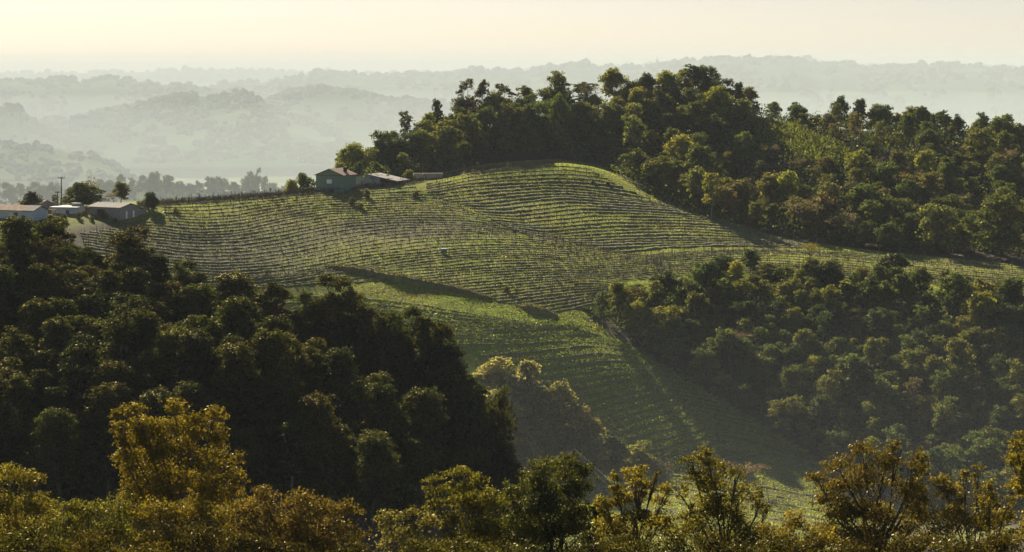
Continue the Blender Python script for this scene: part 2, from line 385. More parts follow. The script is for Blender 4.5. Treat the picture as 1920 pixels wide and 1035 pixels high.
# ------------------------------------------------------------------ haze
def air(name, density, x0, x1, y0, y1, z0, z1):
    m, nt, out = mat(name+'_air')
    v = node(nt, 'ShaderNodeVolumePrincipled'); v.inputs['Color'].default_value = HAZE_COLOR
    v.inputs['Density'].default_value = density; v.inputs['Anisotropy'].default_value = HAZE_ANISO
    nt.links.new(v.outputs[0], out.inputs['Volume'])
    b = MB(); b.box(x0, x1, y0, y1, z0, z1)
    tag(b.build(name, m), kind='stuff')
air('haze', HAZE_DENSITY, -9500, 9500, -400, 29900, -345, 170)
air('valley_mist', MIST_DENSITY, -9450, 9450, 1040, 29800, -344, 60)      # thicker air over the valley behind the hill
air('gully_mist', 1.5e-4, -420, 420, 240, 720, -128, -60)      # thin mist hanging in the near gully
air('low_mist', 1.15e-4, -9400, 9400, 1045, 29700, -343, -118)      # morning mist lying on the valley floor

# ------------------------------------------------------------------ trees
def leaf_quads(c, n, L, Wd, up=.35, droop=0.0):
    """diamond leaves at points c with outward directions n"""
    k = len(c)
    d = n*.8 + rng.normal(0, .75, (k,3)); d[:,2] += up
    d /= np.linalg.norm(d, axis=1)[:,None] + 1e-9
    a = rng.normal(0, 1, (k,3)); a[:,2] -= droop*2
    a -= d*(a*d).sum(1)[:,None]; a /= np.linalg.norm(a, axis=1)[:,None] + 1e-9
    b = np.cross(d, a); s = rng.uniform(.65, 1.35, (k,1))
    a = a*L*s*.5; b = b*Wd*s*.5
    v = np.stack([c-a, c-a*.1+b, c+a, c-a*.1-b], 1).reshape(-1,3)
    return v, np.arange(k*4).reshape(k,4)

def crown_pts(lobes, per, clump=.42, inner=.45):
    """leaf positions in clumps spread over the outer part of every lobe"""
    C, N = [], []
    for (cx,cy,cz,rx,ry,rz) in lobes:
        r = np.array([rx,ry,rz]); area = (rx*ry*rz)**(2/3)
        n = max(12, int(per*area)); nc = max(5, int(5 + n/28))
        d = rng.normal(0,1,(nc,3)); d /= np.linalg.norm(d,axis=1)[:,None]
        d[:,2] = np.where(d[:,2] < -.45, -d[:,2], d[:,2])
        cc = d*rng.uniform(inner, .92, (nc,1))
        k = rng.integers(0, nc, n); off = rng.normal(0, 1, (n,3)); ol = np.linalg.norm(off,axis=1)[:,None]
        off = off/ol*clump*rng.random((n,1))**.45*rng.uniform(.6,1.2,(nc,1))[k]
        off[:,2] *= .75
        p = (cc[k]+off)*r + np.array([cx,cy,cz]); nn = off/(np.linalg.norm(off,axis=1)[:,None]+1e-9) + d[k]*.6
        C.append(p); N.append(nn)
    return np.concatenate(C), np.concatenate(N)

def wood(lobes, h, r0, fork=.35, twigs=3, sides=5, base=(0,0,0)):
    b = MB(); base = Vector(base)
    cen = Vector((0,0,0)); 
    for l in lobes: cen += Vector(l[:3])
    cen /= len(lobes)
    zmin = min(l[2]-l[5]*.5 for l in lobes)
    fz = max(base.z + (zmin-base.z)*.8, base.z + (h-base.z)*fork)
    fk = Vector((base.x+(cen.x-base.x)*.35, base.y+(cen.y-base.y)*.35, fz))
    mid = (base+fk)/2 + Vector((R.uniform(-.04,.04)*h, R.uniform(-.04,.04)*h, 0))
    b.tube(base-Vector((0,0,.8)), mid, r0*1.15, r0*.85, sides); b.tube(mid, fk, r0*.85, r0*.72, sides)
    for l in lobes:
        c = Vector(l[:3]); e = c + Vector((0,0,-.15*l[5])); d = e-fk
        m = fk + d*.5 + Vector((R.uniform(-.08,.08)*d.length, R.uniform(-.08,.08)*d.length, -.06*d.length))
        rr = r0*R.uniform(.28,.42)
        b.tube(fk, m, rr*1.25, rr*.8, 4); b.tube(m, e, rr*.8, rr*.45, 4)
        for _ in range(twigs):
            q = e + Vector((R.uniform(-.8,.8)*l[3], R.uniform(-.8,.8)*l[4], R.uniform(-.1,.85)*l[5]))
            b.tube(m.lerp(e, R.uniform(.3,1)), q, rr*.4, rr*.12, 3)
    return b

def proto(h, rx, nl, leaf, per, bark='bark', lm='leaf', shape='round', trunk=.16, clump=.42):
    lobes = []; fine = .8 if shape in ('round', 'bushy', 'tall') else 1.0
    if fine < 1: nl = int(nl*1.5); per = per*1.05
    for i in range(nl):
        t = (i+.5)/nl; a = i*2.4 + R.uniform(-.5,.5)
        if shape == 'round':
            zz = h*(.24+.62*R.random()); rr = rx*.62*math.sqrt(R.random())*(1 if zz < h*.75 else .6); s = rx*R.uniform(.42,.62)
        elif shape == 'tall':
            zz = h*(.32+.6*t); rr = rx*.55*R.uniform(.3,1)*(1.1-.6*t); s = rx*R.uniform(.42,.6)
        elif shape == 'bushy':
            zz = h*(.16+.66*R.random()); rr = rx*.6*math.sqrt(R.random())*(1 if zz < h*.6 else .6); s = rx*R.uniform(.4,.58)
        elif shape == 'vase':
            zz = h*(.34+.54*R.random()); rr = rx*.7*math.sqrt(R.random())*(.5+.5*math.sin(math.pi*min(1,(zz/h-.3)/.62))); s = rx*R.uniform(.32,.48)
        elif shape == 'column':
            zz = h*(.15+.75*t); rr = rx*.3*R.random(); s = rx*R.uniform(.55,.75)
        elif shape == 'flat':
            zz = h*(.72+.16*R.random()); rr = rx*.75*math.sqrt(R.random()); s = rx*R.uniform(.34,.5)
        else:  # cone
            zz = h*(.15+.75*t); rr = rx*.5*(1-t)*R.random(); s = rx*(1.05-.75*t)*.7
        s *= fine; rr *= 1.08 if fine < 1 else 1
        lobes.append((rr*math.cos(a), rr*math.sin(a), zz, s*R.uniform(.85,1.2), s*R.uniform(.85,1.2), s*R.uniform(.75,1.0)))
    c, n = crown_pts(lobes, per, clump); 
    v, f = leaf_quads(c, n, leaf, leaf*.62)
    cm = mesh_np('crown', v, f, [M[lm]])
    tm = wood(lobes, h, trunk*h/9).mesh('trunk', M[bark])
    return cm, tm, h, rx

def plant(name, pr, loc, s, color, label, cat, group=None, sz=None, rz=None):
    e = empty(name, loc, R.uniform(0, 6.28) if rz is None else rz); e.scale = (s, s, sz or s)
    c = link('crown', pr[0], e); c.color = (*color, 1); link('trunk', pr[1], e)
    return tag(e, label, cat, group)

MID = [proto(11, 4.6, 12, .48, 105), proto(10, 4.2, 11, .44, 115), proto(12, 4.4, 11, .5, 90, shape='tall'), proto(9.5, 4.8, 10, .46, 105, shape='bushy'),
       proto(11, 3.0, 8, .46, 110, shape='column'), proto(10.5, 5.0, 12, .48, 90), proto(12, 4.0, 8, .5, 60, shape='tall', bark='pale_bark'), proto(9, 4.4, 10, .42, 120)]
BARE = [proto(10, 4.2, 9, .30, 34, shape='round', trunk=.2), proto(9, 4.6, 10, .28, 38, shape='flat', trunk=.2)]
NEARP = [proto(14, 4.4, 11, .30, 330, lm='leaf_spur', clump=.36), proto(16, 4.2, 13, .30, 300, lm='leaf_spur', shape='tall', clump=.36), proto(13, 4.8, 10, .28, 360, lm='leaf_spur', clump=.36),
         proto(15, 4.0, 12, .30, 210, lm='leaf_spur', shape='tall', bark='pale_bark', clump=.33)]
EUC = [proto(20, 4.8, 15, .46, 105, shape='vase', bark='pale_bark', clump=.4), proto(18, 5.0, 17, .46, 110, shape='vase', bark='pale_bark', clump=.4),
       proto(16, 5.0, 17, .46, 120, shape='round', bark='pale_bark', clump=.4)]
BUSH = [proto(3.2, 2.4, 6, .34, 130, shape='column', trunk=.1), proto(3.0, 2.6, 7, .3, 120, shape='round', trunk=.12)]
BUSHY = [proto(8, 4.4, 13, .42, 110, shape='bushy'), proto(7.5, 4.6, 15, .42, 110, shape='bushy')]
CONE = proto(7.5, 4.2, 10, .36, 190, shape='cone')

DK, GR, OL, YG, BZ, GY_ = (.040,.064,.030), (.074,.100,.034), (.115,.124,.040), (.18,.19,.042), (.112,.10,.048), (.11,.10,.075)
CNAME = {DK:'dark green', GR:'mid green', OL:'olive green', YG:'yellow green', BZ:'bronze brown', GY_:'bare greyish brown'}
def jit(c, k=.18): 
    s = R.uniform(1-k, 1+k); return tuple(x*s*R.uniform(.93,1.07) for x in c)

def scatter(poly, y0, y1, x0, x1, sp, seed):
    r = np.random.default_rng(seed); out = []
    for j, y in enumerate(np.arange(y0, y1, sp*.87)):
        xs = np.arange(x0, x1, sp) + (j % 2)*sp*.5
        xs = xs + r.uniform(-.34,.34,len(xs))*sp; ys = y + r.uniform(-.34,.34,len(xs))*sp
        zs = H(xs, ys); px, py = pix(xs, ys, zs); k = inpoly(px, py, poly)
        out += list(zip(xs[k], ys[k], zs[k], px[k], py[k]))
    return out

SIZE = {0:'small', 1:'middling', 2:'large'}
def depth_word(py, cuts):
    return 'high' if py < cuts[0] else 'halfway up' if py < cuts[1] else 'low'
def forest(name, pts, zone, hscale, palette, group, protos, where_fmt):
    for (x, y, z, px, py) in pts:
        col = palette(px, py); bare = col in (GY_,) or (col == BZ and R.random() < .4)
        pr = R.choice(BARE) if bare else R.choice(protos)
        s = hscale(px, py)*R.choice((.66,.8,.9,1,1.1,1.2,1.38))*R.uniform(.93,1.07); w = 1.02
        size = SIZE[0 if s < .88*hscale(px,py) else 2 if s > 1.1*hscale(px,py) else 1]
        plant(name, pr, (x, y, z-.4), s*w, jit(col), where_fmt.format(size=size, col=CNAME[col], zone=zone(px, py)), 'tree', group, sz=s*R.uniform(.84,1.04)*(1.22 if name == 'broadleaf_tree' and px < 1150 and py < 275 else 1))

# wooded hill above the vineyard
BAMBOO = [(1410,232),(1490,246),(1590,288),(1640,320),(1560,330),(1480,300),(1420,270)]
def up_zone(px, py):
    if py < 215 and px < 1150: return 'on the skyline ridge behind the barn'
    if 1180 < px < 1400 and py < 330: return 'on the steep dome at the summit'
    if px >= 1400 and py < 290: return 'on the long ridge beyond the bamboo'
    d = depth_word(py, (260, 330))
    if px < 800: return d+' on the slope behind the green house'
    if px < 1000: return d+' in the forest behind the timber stack'
    if px < 1180: return d+' in the forest over the far dome'
    if px < 1450: return d+' on the wooded hill at the shaded edge'
    return d+(' on the wooded slope under the bamboo' if px < 1600 else ' on the wooded slope under the long ridge' if px < 1760 else ' on the wooded slope at the ridge end')
def up_pal(px, py):
    r = R.random()
    if px > 1350 and .62 < r < .85: return R.choice([BZ, GY_, BZ])
    if 1130 < px < 1200 and py < 240: return YG
    if 1230 < px < 1390 and py < 215: return R.choice([YG, GR, OL])
    return GR if r < .36 else OL if r < .66 else DK if r < .82 else BZ if r < .90 else YG if r < .95 else GY_
pts = [p for p in scatter(P_UPPER, 735, 912, -75, 215, 10.5, 3) if not (inpoly(np.array([p[3]]), np.array([p[4]]), BAMBOO)[0])
       and not (p[3] < 1125 and p[1] < poly_interp([(600,815),(740,812),(800,816),(900,834),(1050,856),(1125,842)], p[3]))]
forest('broadleaf_tree', pts, up_zone, lambda px, py: (.78 if px > 1380 and py < 300 else .95) if py < poly_interp([(600,330),(1050,270),(1150,300),(1250,345),(1420,410),(1920,480)], px) else (1.15 if px < 1150 else 1.28) if py > 300 or px < 1380 else .8, up_pal, 'trees of the forest on the hill above the vineyard', MID, '{size} {col} tree {zone}')
N_UP = len(pts)

# wooded slope on the lower right
def lo_zone(px, py):
    if py < 590 and px < 1500: return 'at the lower wood edge beside the vines'
    if py < 620: return 'at the lower wood edge by the field strip'
    d = depth_word(py, (700, 800))
    if px < 1450: return d+' on the inner edge of the lower wood'
    if px < 1600: return d+' in the lower wood above the broad bronze tree'
    if px < 1750: return d+' in the lower wood under the round tree'
    return d+' on the outer side of the lower wood'
def lo_pal(px, py):
    r = R.random()
    return GR if r < .4 else DK if r < .62 else OL if r < .86 else YG if r < .92 else BZ if r < .97 else GY_
pts2 = scatter(P_LOWER, 545, 690, 15, 150, 6.5, 5)
forest('wood_tree', pts2, lo_zone, lambda px, py: .84, lo_pal, 'trees of the lower wood', MID, '{size} {col} tree {zone}')

# wooded spur on the lower left
def sp_zone(px, py):
    d = depth_word(py, (700, 830))
    w = 'under the white building' if px < 120 else 'under the shed' if px < 250 else 'above the golden tree' if px < 460 else 'under the tall leafy tree' if px < 620 else 'near its steep end' if px < 780 else 'beside the eucalyptus clump'
    return d+' on the shaded spur '+w
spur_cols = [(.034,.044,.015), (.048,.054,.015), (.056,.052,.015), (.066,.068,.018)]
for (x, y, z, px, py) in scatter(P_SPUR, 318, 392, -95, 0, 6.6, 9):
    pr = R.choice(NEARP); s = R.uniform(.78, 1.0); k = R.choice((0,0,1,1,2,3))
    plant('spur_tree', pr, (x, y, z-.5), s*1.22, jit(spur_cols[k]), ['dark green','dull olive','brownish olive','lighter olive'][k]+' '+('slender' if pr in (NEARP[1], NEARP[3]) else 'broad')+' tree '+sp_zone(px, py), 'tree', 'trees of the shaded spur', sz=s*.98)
# its skyline trees, one by one: px, py of the top, distance, half width in px
def crest_tree(px, top, Y, half, pr, col, label, name='spur_tree', group='trees along the crest of the shaded spur', dz=.5):
    g = ground(px, Y); ztop = -(top-HY)*Y/F; h = ztop-g.z; s = 1.14*half*Y/F/pr[3]
    return plant(name, pr, (g.x, g.y, g.z-dz), s, jit(col, .1), label, 'tree', group, sz=max(.2, (h+dz)/pr[2]/.98))
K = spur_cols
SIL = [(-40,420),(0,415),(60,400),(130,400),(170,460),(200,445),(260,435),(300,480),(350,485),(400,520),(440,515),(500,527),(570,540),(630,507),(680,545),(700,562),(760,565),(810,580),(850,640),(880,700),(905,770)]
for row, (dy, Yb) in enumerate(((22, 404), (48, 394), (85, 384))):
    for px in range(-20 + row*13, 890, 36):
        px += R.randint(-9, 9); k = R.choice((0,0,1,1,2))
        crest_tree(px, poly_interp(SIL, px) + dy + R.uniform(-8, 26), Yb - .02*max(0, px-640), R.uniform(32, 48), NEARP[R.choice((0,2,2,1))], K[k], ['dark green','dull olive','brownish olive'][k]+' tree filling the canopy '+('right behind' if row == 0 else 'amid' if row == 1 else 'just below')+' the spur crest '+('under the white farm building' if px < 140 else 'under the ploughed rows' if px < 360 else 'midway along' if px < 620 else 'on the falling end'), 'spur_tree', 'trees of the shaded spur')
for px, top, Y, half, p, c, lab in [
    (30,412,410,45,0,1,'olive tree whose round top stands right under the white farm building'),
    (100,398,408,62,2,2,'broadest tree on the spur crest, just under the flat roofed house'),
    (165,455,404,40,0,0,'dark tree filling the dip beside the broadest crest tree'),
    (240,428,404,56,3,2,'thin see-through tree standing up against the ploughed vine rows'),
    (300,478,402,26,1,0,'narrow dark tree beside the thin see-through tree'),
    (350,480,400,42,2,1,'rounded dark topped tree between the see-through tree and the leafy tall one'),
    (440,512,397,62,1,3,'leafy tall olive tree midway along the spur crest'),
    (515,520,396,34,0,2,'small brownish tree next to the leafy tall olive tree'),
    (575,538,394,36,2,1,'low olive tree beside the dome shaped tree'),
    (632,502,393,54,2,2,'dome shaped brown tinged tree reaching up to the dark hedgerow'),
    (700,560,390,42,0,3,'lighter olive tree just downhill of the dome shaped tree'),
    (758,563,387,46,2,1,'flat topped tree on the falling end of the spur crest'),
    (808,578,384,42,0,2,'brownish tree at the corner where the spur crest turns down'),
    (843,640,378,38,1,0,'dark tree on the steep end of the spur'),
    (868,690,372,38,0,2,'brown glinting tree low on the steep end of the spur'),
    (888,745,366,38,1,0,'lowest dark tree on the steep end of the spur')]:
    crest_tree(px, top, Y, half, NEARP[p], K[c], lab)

# tall pale eucalyptus beside the lower field
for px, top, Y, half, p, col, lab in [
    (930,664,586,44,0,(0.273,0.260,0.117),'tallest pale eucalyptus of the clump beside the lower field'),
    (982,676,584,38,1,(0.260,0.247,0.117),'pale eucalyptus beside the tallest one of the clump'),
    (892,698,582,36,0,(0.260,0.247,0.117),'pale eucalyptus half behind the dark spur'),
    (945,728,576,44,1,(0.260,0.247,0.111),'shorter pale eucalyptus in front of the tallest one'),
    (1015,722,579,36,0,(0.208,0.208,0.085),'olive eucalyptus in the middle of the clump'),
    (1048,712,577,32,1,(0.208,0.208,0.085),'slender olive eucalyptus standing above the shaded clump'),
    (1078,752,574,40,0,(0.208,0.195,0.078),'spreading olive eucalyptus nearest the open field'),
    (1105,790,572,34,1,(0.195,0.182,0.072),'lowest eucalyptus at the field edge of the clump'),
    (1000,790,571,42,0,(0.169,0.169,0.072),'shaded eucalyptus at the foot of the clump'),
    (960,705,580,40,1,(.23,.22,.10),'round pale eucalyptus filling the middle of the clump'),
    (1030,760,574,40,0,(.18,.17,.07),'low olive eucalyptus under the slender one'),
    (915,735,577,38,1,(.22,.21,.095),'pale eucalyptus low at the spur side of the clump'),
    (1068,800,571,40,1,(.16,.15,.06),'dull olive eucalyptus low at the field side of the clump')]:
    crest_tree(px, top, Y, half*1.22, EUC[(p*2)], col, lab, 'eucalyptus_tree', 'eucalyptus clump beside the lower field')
# dark tree leaning out from the spur, and the small trees at the foot of the field
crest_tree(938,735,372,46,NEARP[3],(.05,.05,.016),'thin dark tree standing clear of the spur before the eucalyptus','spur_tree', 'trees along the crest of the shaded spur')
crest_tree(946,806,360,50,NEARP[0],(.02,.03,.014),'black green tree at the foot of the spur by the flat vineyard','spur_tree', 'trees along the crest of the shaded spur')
for px, top, Y, half, pr, col, lab in [
    (1145,815,577,30,MID[1],(.05,.066,.026),'dark round tree below the eucalyptus clump'),
    (1197,822,575,36,MID[3],(.17,.18,.035),'bright yellow green spreading tree at the foot of the lower field'),
    (1235,858,570,34,BARE[0],GY_,'leafless brown thicket beside the bright yellow green tree'),
    (1400,868,562,44,BARE[1],(.13,.10,.08),'large leafless brown tree at the corner of the flat vineyard'),
    (1090,850,575,26,MID[7],(.05,.06,.025),'low green tree under the slack cables')]:
    crest_tree(px, top, Y, half, pr, col, lab, 'field_tree', 'trees at the foot of the lower field')

# skyline trees of the hill, one by one
for px, top, Y, half, pr, col, lab in [
    (762,208,872,20,MID[6],(.055,.07,.035),'feathery tree where the forest ridge starts to climb'),
    (820,187,880,14,MID[2],(.04,.045,.03),'narrow dark tree poking up before the pair of airy eucalyptus'),
    (868,149,893,26,EUC[1],(.06,.06,.032),'broader one of the pair of airy eucalyptus on the ridge'),
    (906,146,893,17,EUC[0],(.055,.055,.03),'slimmer one of the pair of airy eucalyptus on the ridge'),
    (945,158,896,32,EUC[1],(.06,.068,.03),'green eucalyptus right beside the airy pair'),
    (985,158,898,24,EUC[0],(.065,.066,.03),'ragged topped eucalyptus between two bushier ones'),
    (1040,141,901,36,EUC[1],(.06,.07,.03),'broad round headed eucalyptus highest on the middle ridge'),
    (1095,152,903,30,EUC[0],(.065,.072,.03),'eucalyptus with its crown hanging out towards the summit'),
    (1112,176,898,20,MID[1],YG,'bright yellow green tree below the hanging crown'),
    (1190,152,903,26,MID[7],DK,'dark tree at the shoulder of the summit dome'),
    (1212,140,905,22,MID[5],(.045,.055,.025),'brown green tree on the shoulder of the summit dome'),
    (1250,134,907,30,MID[0],YG,'yellow green tree near the top of the summit dome'),
    (1303,120,909,28,MID[1],DK,'dark round tree crowning the very top of the hill'),
    (1328,124,908,24,MID[0],(.08,.10,.025),'green tree beside the dark one that crowns the hill'),
    (1362,147,905,18,MID[7],DK,'dark tree on the edge where the summit dome drops'),
    (1384,155,903,15,MID[2],(.035,.04,.026),'ragged dark tree overhanging the drop of the summit dome'),
    (1496,187,906,24,MID[3],DK,'umbrella shaped dark tree above the yellow bamboo'),
    (1576,183,904,17,MID[5],DK,'dark two lobed tree standing above the long ridge'),
    (1612,186,903,18,MID[2],(.04,.05,.025),'open crowned tree next to the two lobed one'),
    (1650,198,901,26,MID[0],GR,'mid green tree rounding off the long ridge'),
    (1712,203,897,26,MID[5],OL,'olive tree in the middle of the long ridge'),
    (1762,206,893,24,MID[1],GR,'flat green tree farther along the long ridge'),
    (1798,209,890,14,MID[3],DK,'small dark tree standing up on the long ridge'),
    (1845,210,886,18,MID[6],DK,'wind bent dark tree towards the low end of the long ridge'),
    (1895,232,880,30,MID[0],OL,'olive tree at the low end of the long ridge')]:
    crest_tree(px, top, Y, half, pr, col, lab, 'ridge_tree', 'trees standing out on the hill skyline', 1.0)
SKY_ = [(700,292),(760,240),(820,218),(870,198),(930,184),(1000,180),(1060,168),(1120,192),(1180,182),(1240,160),(1380,190)]
RIDGE_AT = ['behind the barn roof', 'under the feathery tree', 'under the airy pair', 'beside the airy pair', 'in the middle of the ridge', 'under the hanging crown', 'at the shoulder of the summit', 'below the summit tree']
for px in range(705, 1200, 23):
    px += R.randint(-6, 6); c = R.choice((DK, GR, OL))
    half = R.uniform(20, 30)
    crest_tree(px, poly_interp(SKY_, px) + R.uniform(2, 26), R.uniform(868, 894) if px > 800 else R.uniform(848, 868), half, R.choice((MID[0], MID[1], MID[5], MID[7])), c, ('broad ' if half > 25 else 'narrow ')+CNAME[c]+' tree closing the canopy '+RIDGE_AT[min(7, (px-690)//65)], 'ridge_tree', 'trees standing out on the hill skyline', 1.0)
# lower wood, edge trees that stand out before the field
for px, top, Y, half, pr, col, lab in [
    (1408,468,690,22,MID[2],DK,'forked dark tree rising above the lower wood'),
    (1355,478,684,26,MID[4],DK,'creeper hung dark column at the top of the lower wood'),
    (1310,498,678,26,MID[4],DK,'dark tree beside the creeper hung column'),
    (1190,535,664,34,MID[0],GR,'green tree at the pointed end of the lower wood'),
    (1140,562,657,28,MID[7],DK,'dark tree at the very tip of the lower wood'),
    (1105,580,651,20,MID[7],DK,'lowest dark shrub like tree at the tip of the lower wood'),
    (1520,455,700,22,BARE[1],(.12,.10,.035),'thin crowned brown tree alone among the vines'),
    (1615,500,688,18,MID[4],(.13,.13,.04),'pale creeper covered stump tree beside the round dark one'),
    (1676,478,690,34,MID[5],(.028,.042,.024),'big round dark tree in front of the yellow field strip'),
    (1742,510,682,12,BARE[0],BZ,'small brown tree next to the big round dark one'),
    (1800,520,676,34,MID[0],DK,'dark domed tree farther along the edge of the field strip'),
    (1870,532,668,26,MID[1],GR,'green tree near the far end of the field strip'),
    (1440,492,690,20,MID[1],OL,'olive tree next to the forked dark tree'),
    (1470,500,690,24,MID[0],OL,'second olive tree along from the forked dark tree')]:
    crest_tree(px, top, Y, half, pr, col, lab, 'edge_tree', 'trees along the top edge of the lower wood', .6)

# farm trees
for name, px, top, Y, half, pr, col, lab in [
    ('conifer',60,357,715,32,CONE,(.022,.034,.030),'dark cone shaped tree behind the white farm building'),
    ('farm_tree',158,342,722,40,BUSHY[0],(.045,.062,.024),'big round tree between the power poles and the shed'),
    ('farm_tree',140,352,728,28,BUSHY[0],(.06,.068,.028),'olive tree merging into the back of the big round tree'),
    ('bare_tree',165,330,735,26,BARE[0],GY_,'leafless tree sticking out above the big round tree'),
    ('farm_tree',103,365,716,10,MID[6],(.06,.065,.03),'thin grey tree at the foot of the power poles'),
    ('farm_tree',228,342,726,20,MID[2],(.085,.085,.032),'loose olive tree rising behind the shed roof'),
    ('bare_tree',212,362,728,16,BARE[1],(.14,.10,.075),'pinkish leafless tree beside the loose olive tree'),
    ('farm_tree',284,360,714,18,BUSHY[1],DK,'small round dark tree standing at the end of the shed'),
    ('garden_tree',545,336,795,18,BUSHY[1],(.16,.17,.03),'bright yellow bush at the side of the green house'),
    ('garden_tree',572,324,800,26,BUSHY[0],GR,'green tree right next to the green house wall'),
    ('garden_tree',640,304,815,18,BUSHY[1],OL,'tree top showing behind the red tiled roof'),
    ('garden_tree',668,304,825,22,BUSHY[0],DK,'dark tree behind the gap between house and barn'),
    ('garden_tree',768,318,800,16,BUSHY[1],OL,'low tree at the end of the barn awning')]:
    crest_tree(px, top, Y, half, pr, col, lab, name, 'trees round the farm buildings')

# misty trees on the spur behind the bare vine rows
for i in range(52):
    px = -20 + 600*((i+.5)/52) + R.uniform(-6, 6)
    Y = R.uniform(3140, 3310)
    top = poly_interp([(-30,338),(120,342),(180,334),(260,324),(300,322),(340,332),(420,333),(480,322),(520,334),(600,352)], px) + R.uniform(-2, 16)
    half = R.uniform(10, 17); g = -(poly_interp([(-400,392),(150,372),(280,360),(470,366),(640,392)], px)-HY)*Y/F
    pr = R.choice(MID); s = half*Y/F/pr[3]
    plant('misty_tree', pr, ((px-CX)*Y/F, Y, g-6), s, jit((.05,.06,.03), .3), ('broad' if half > 13.5 else 'small')+' misty tree on the spur '+('behind the farm' if px < 230 else 'behind the shed' if px < 330 else 'behind the bare vine posts' if px < 450 else 'near the green house'), 'tree', 'misty trees on the spur', sz=max(.4, ((-(top-HY)*Y/F)-g+6)/pr[2]))
for px, top, lab in [(470,318,'tallest feathery misty eucalyptus left of its twin'), (483,314,'tallest feathery misty eucalyptus right of its twin')]:
    Y = 3200; pr = EUC[px % 2]; g = -(370-HY)*Y/F
    plant('misty_tree', pr, ((px-CX)*Y/F, Y, g), 1.3, (.05,.06,.035), lab.replace('left of its twin', 'leaning away from the house').replace('right of its twin', 'on the house side of its twin'), 'tree', 'misty trees on the spur', sz=(-(top-HY)*Y/F-g)/pr[2])

# undergrowth, creepers and forest edge
def undergrowth():
    C, N = [], []
    for poly, a, b, x0, x1, sp, hh in ((P_UPPER,735,914,-75,215,3.2,6.0), (P_LOWER,545,690,15,150,3.0,5.2), (P_SPUR,318,405,-95,0,2.8,2.6)):
        p = np.array([q[:3] for q in scatter(poly, a, b, x0, x1, sp, int(sp*10)+int(a))])
        k = np.repeat(np.arange(len(p)), 24)
        rr = rng.random(len(k))**.5; aa = rng.uniform(0, 6.28, len(k)); hk = hh*rng.uniform(.35,1.25,len(p))[k]
        off = np.stack([rr*np.cos(aa)*sp*.85, rr*np.sin(aa)*sp*.85, hk*(1-.65*rr*rr)*rng.uniform(.45,1.05,len(k))], 1)
        C.append(p[k]+off); N.append(rng.normal(0,.5,(len(k),3))+np.array([0,0,.6]))
    C = np.concatenate(C); N = np.concatenate(N)
    v, f = leaf_quads(C, N, .8, .58)
    o = link('undergrowth', mesh_np('undergrowth', v, f, [M['leaf']])); o.color = (.06,.08,.032,1)
    tag(o, 'tangled low undergrowth filling the woods between the trunks', 'undergrowth', kind='stuff')
undergrowth()

def bamboo():
    p = np.array([q[:3] for q in scatter(BAMBOO, 840, 908, 60, 145, .8, 77)])
    n = len(p); hgt = rng.uniform(1.5, 4.2, n); V, Fq = [], []
    for j in range(4):
        a = rng.uniform(0, 6.28, n); lean = rng.normal(0,.8,(n,2)); w = rng.uniform(.18,.4,n)
        z0 = hgt*rng.uniform(0,.5,n); z1 = hgt*rng.uniform(.7,1.05,n)
        b0 = p + np.stack([rng.normal(0,.3,n), rng.normal(0,.3,n), z0], 1); t = p + np.stack([lean[:,0], lean[:,1], z1], 1)
        m = (b0+t)/2; wv = np.stack([np.cos(a)*w, np.sin(a)*w, 0*a], 1)
        V.append(np.stack([b0, m+wv, t, m-wv], 1).reshape(-1,3))
    v = np.concatenate(V); o = link('bamboo_thicket', mesh_np('bamboo_thicket', v, np.arange(len(v)).reshape(-1,4), [M['leaf']])); o.color = (.125,.145,.035,1)
    tag(o, 'thicket of yellow bamboo below the umbrella shaped tree on the ridge', 'bamboo', kind='stuff')
bamboo()

# ------------------------------------------------------------------ vineyard
GUIDES = {}
GUIDES['A'] = ([
 [(300,384),(383,381),(446,376),(508,371),(560,366),(640,362),(720,357),(780,350)],
 [(310,404),(380,408),(440,404),(500,392),(560,384),(620,378),(700,376),(780,373),(850,380)],
 [(240,424),(300,428),(362,436),(446,432),(500,420),(560,408),(620,400),(680,400),(760,394),(850,394),(900,402)],
 [(150,438),(280,452),(362,462),(446,460),(520,450),(590,434),(650,424),(720,418),(800,416),(880,419),(940,424)],
 [(160,462),(250,478),(380,494),(480,490),(560,478),(640,462),(720,448),(800,440),(900,438),(1000,446),(1060,453)],
 [(190,500),(300,516),(440,520),(540,512),(620,498),(700,482),(780,474),(860,466),(960,463),(1060,468),(1160,478),(1240,486)],
 [(400,545),(520,532),(620,514),(700,505),(780,498),(880,486),(980,483),(1080,488),(1200,495),(1260,502)],
 [(730,526),(800,522),(880,514),(960,508),(1060,506),(1160,510),(1260,518)],
 [(850,545),(920,538),(1000,530),(1100,522),(1180,528)],
 [(930,566),(1000,557),(1080,547),(1150,541)],
 [(1020,588),(1080,577),(1140,562)]], [4,5,5,5,5,5,5,5,5,5], 'bare')
GUIDES['B'] = ([
 [(800,346),(880,326),(960,316),(1050,311),(1110,318)],
 [(800,362),(880,350),(960,344),(1050,341),(1120,345),(1170,352)],
 [(830,376),(900,368),(960,363),(1040,357),(1110,362),(1180,372),(1240,382)],
 [(870,386),(920,387),(980,380),(1050,372),(1130,378),(1200,382),(1260,388),(1310,398)],
 [(900,402),(960,406),(1020,400),(1080,392),(1150,394),(1230,398),(1300,403),(1370,416)],
 [(930,418),(990,424),(1060,418),(1130,412),(1220,412),(1300,414),(1340,418),(1430,436)],
 [(960,432),(1030,440),(1110,434),(1190,430),(1280,429),(1370,434),(1470,450)],
 [(1000,446),(1080,453),(1160,449),(1260,447),(1350,447),(1440,453),(1540,464)],
 [(1160,474),(1250,465),(1350,462),(1450,463),(1500,466)]], [4,3,3,3,3,3,3,4], 'bare')
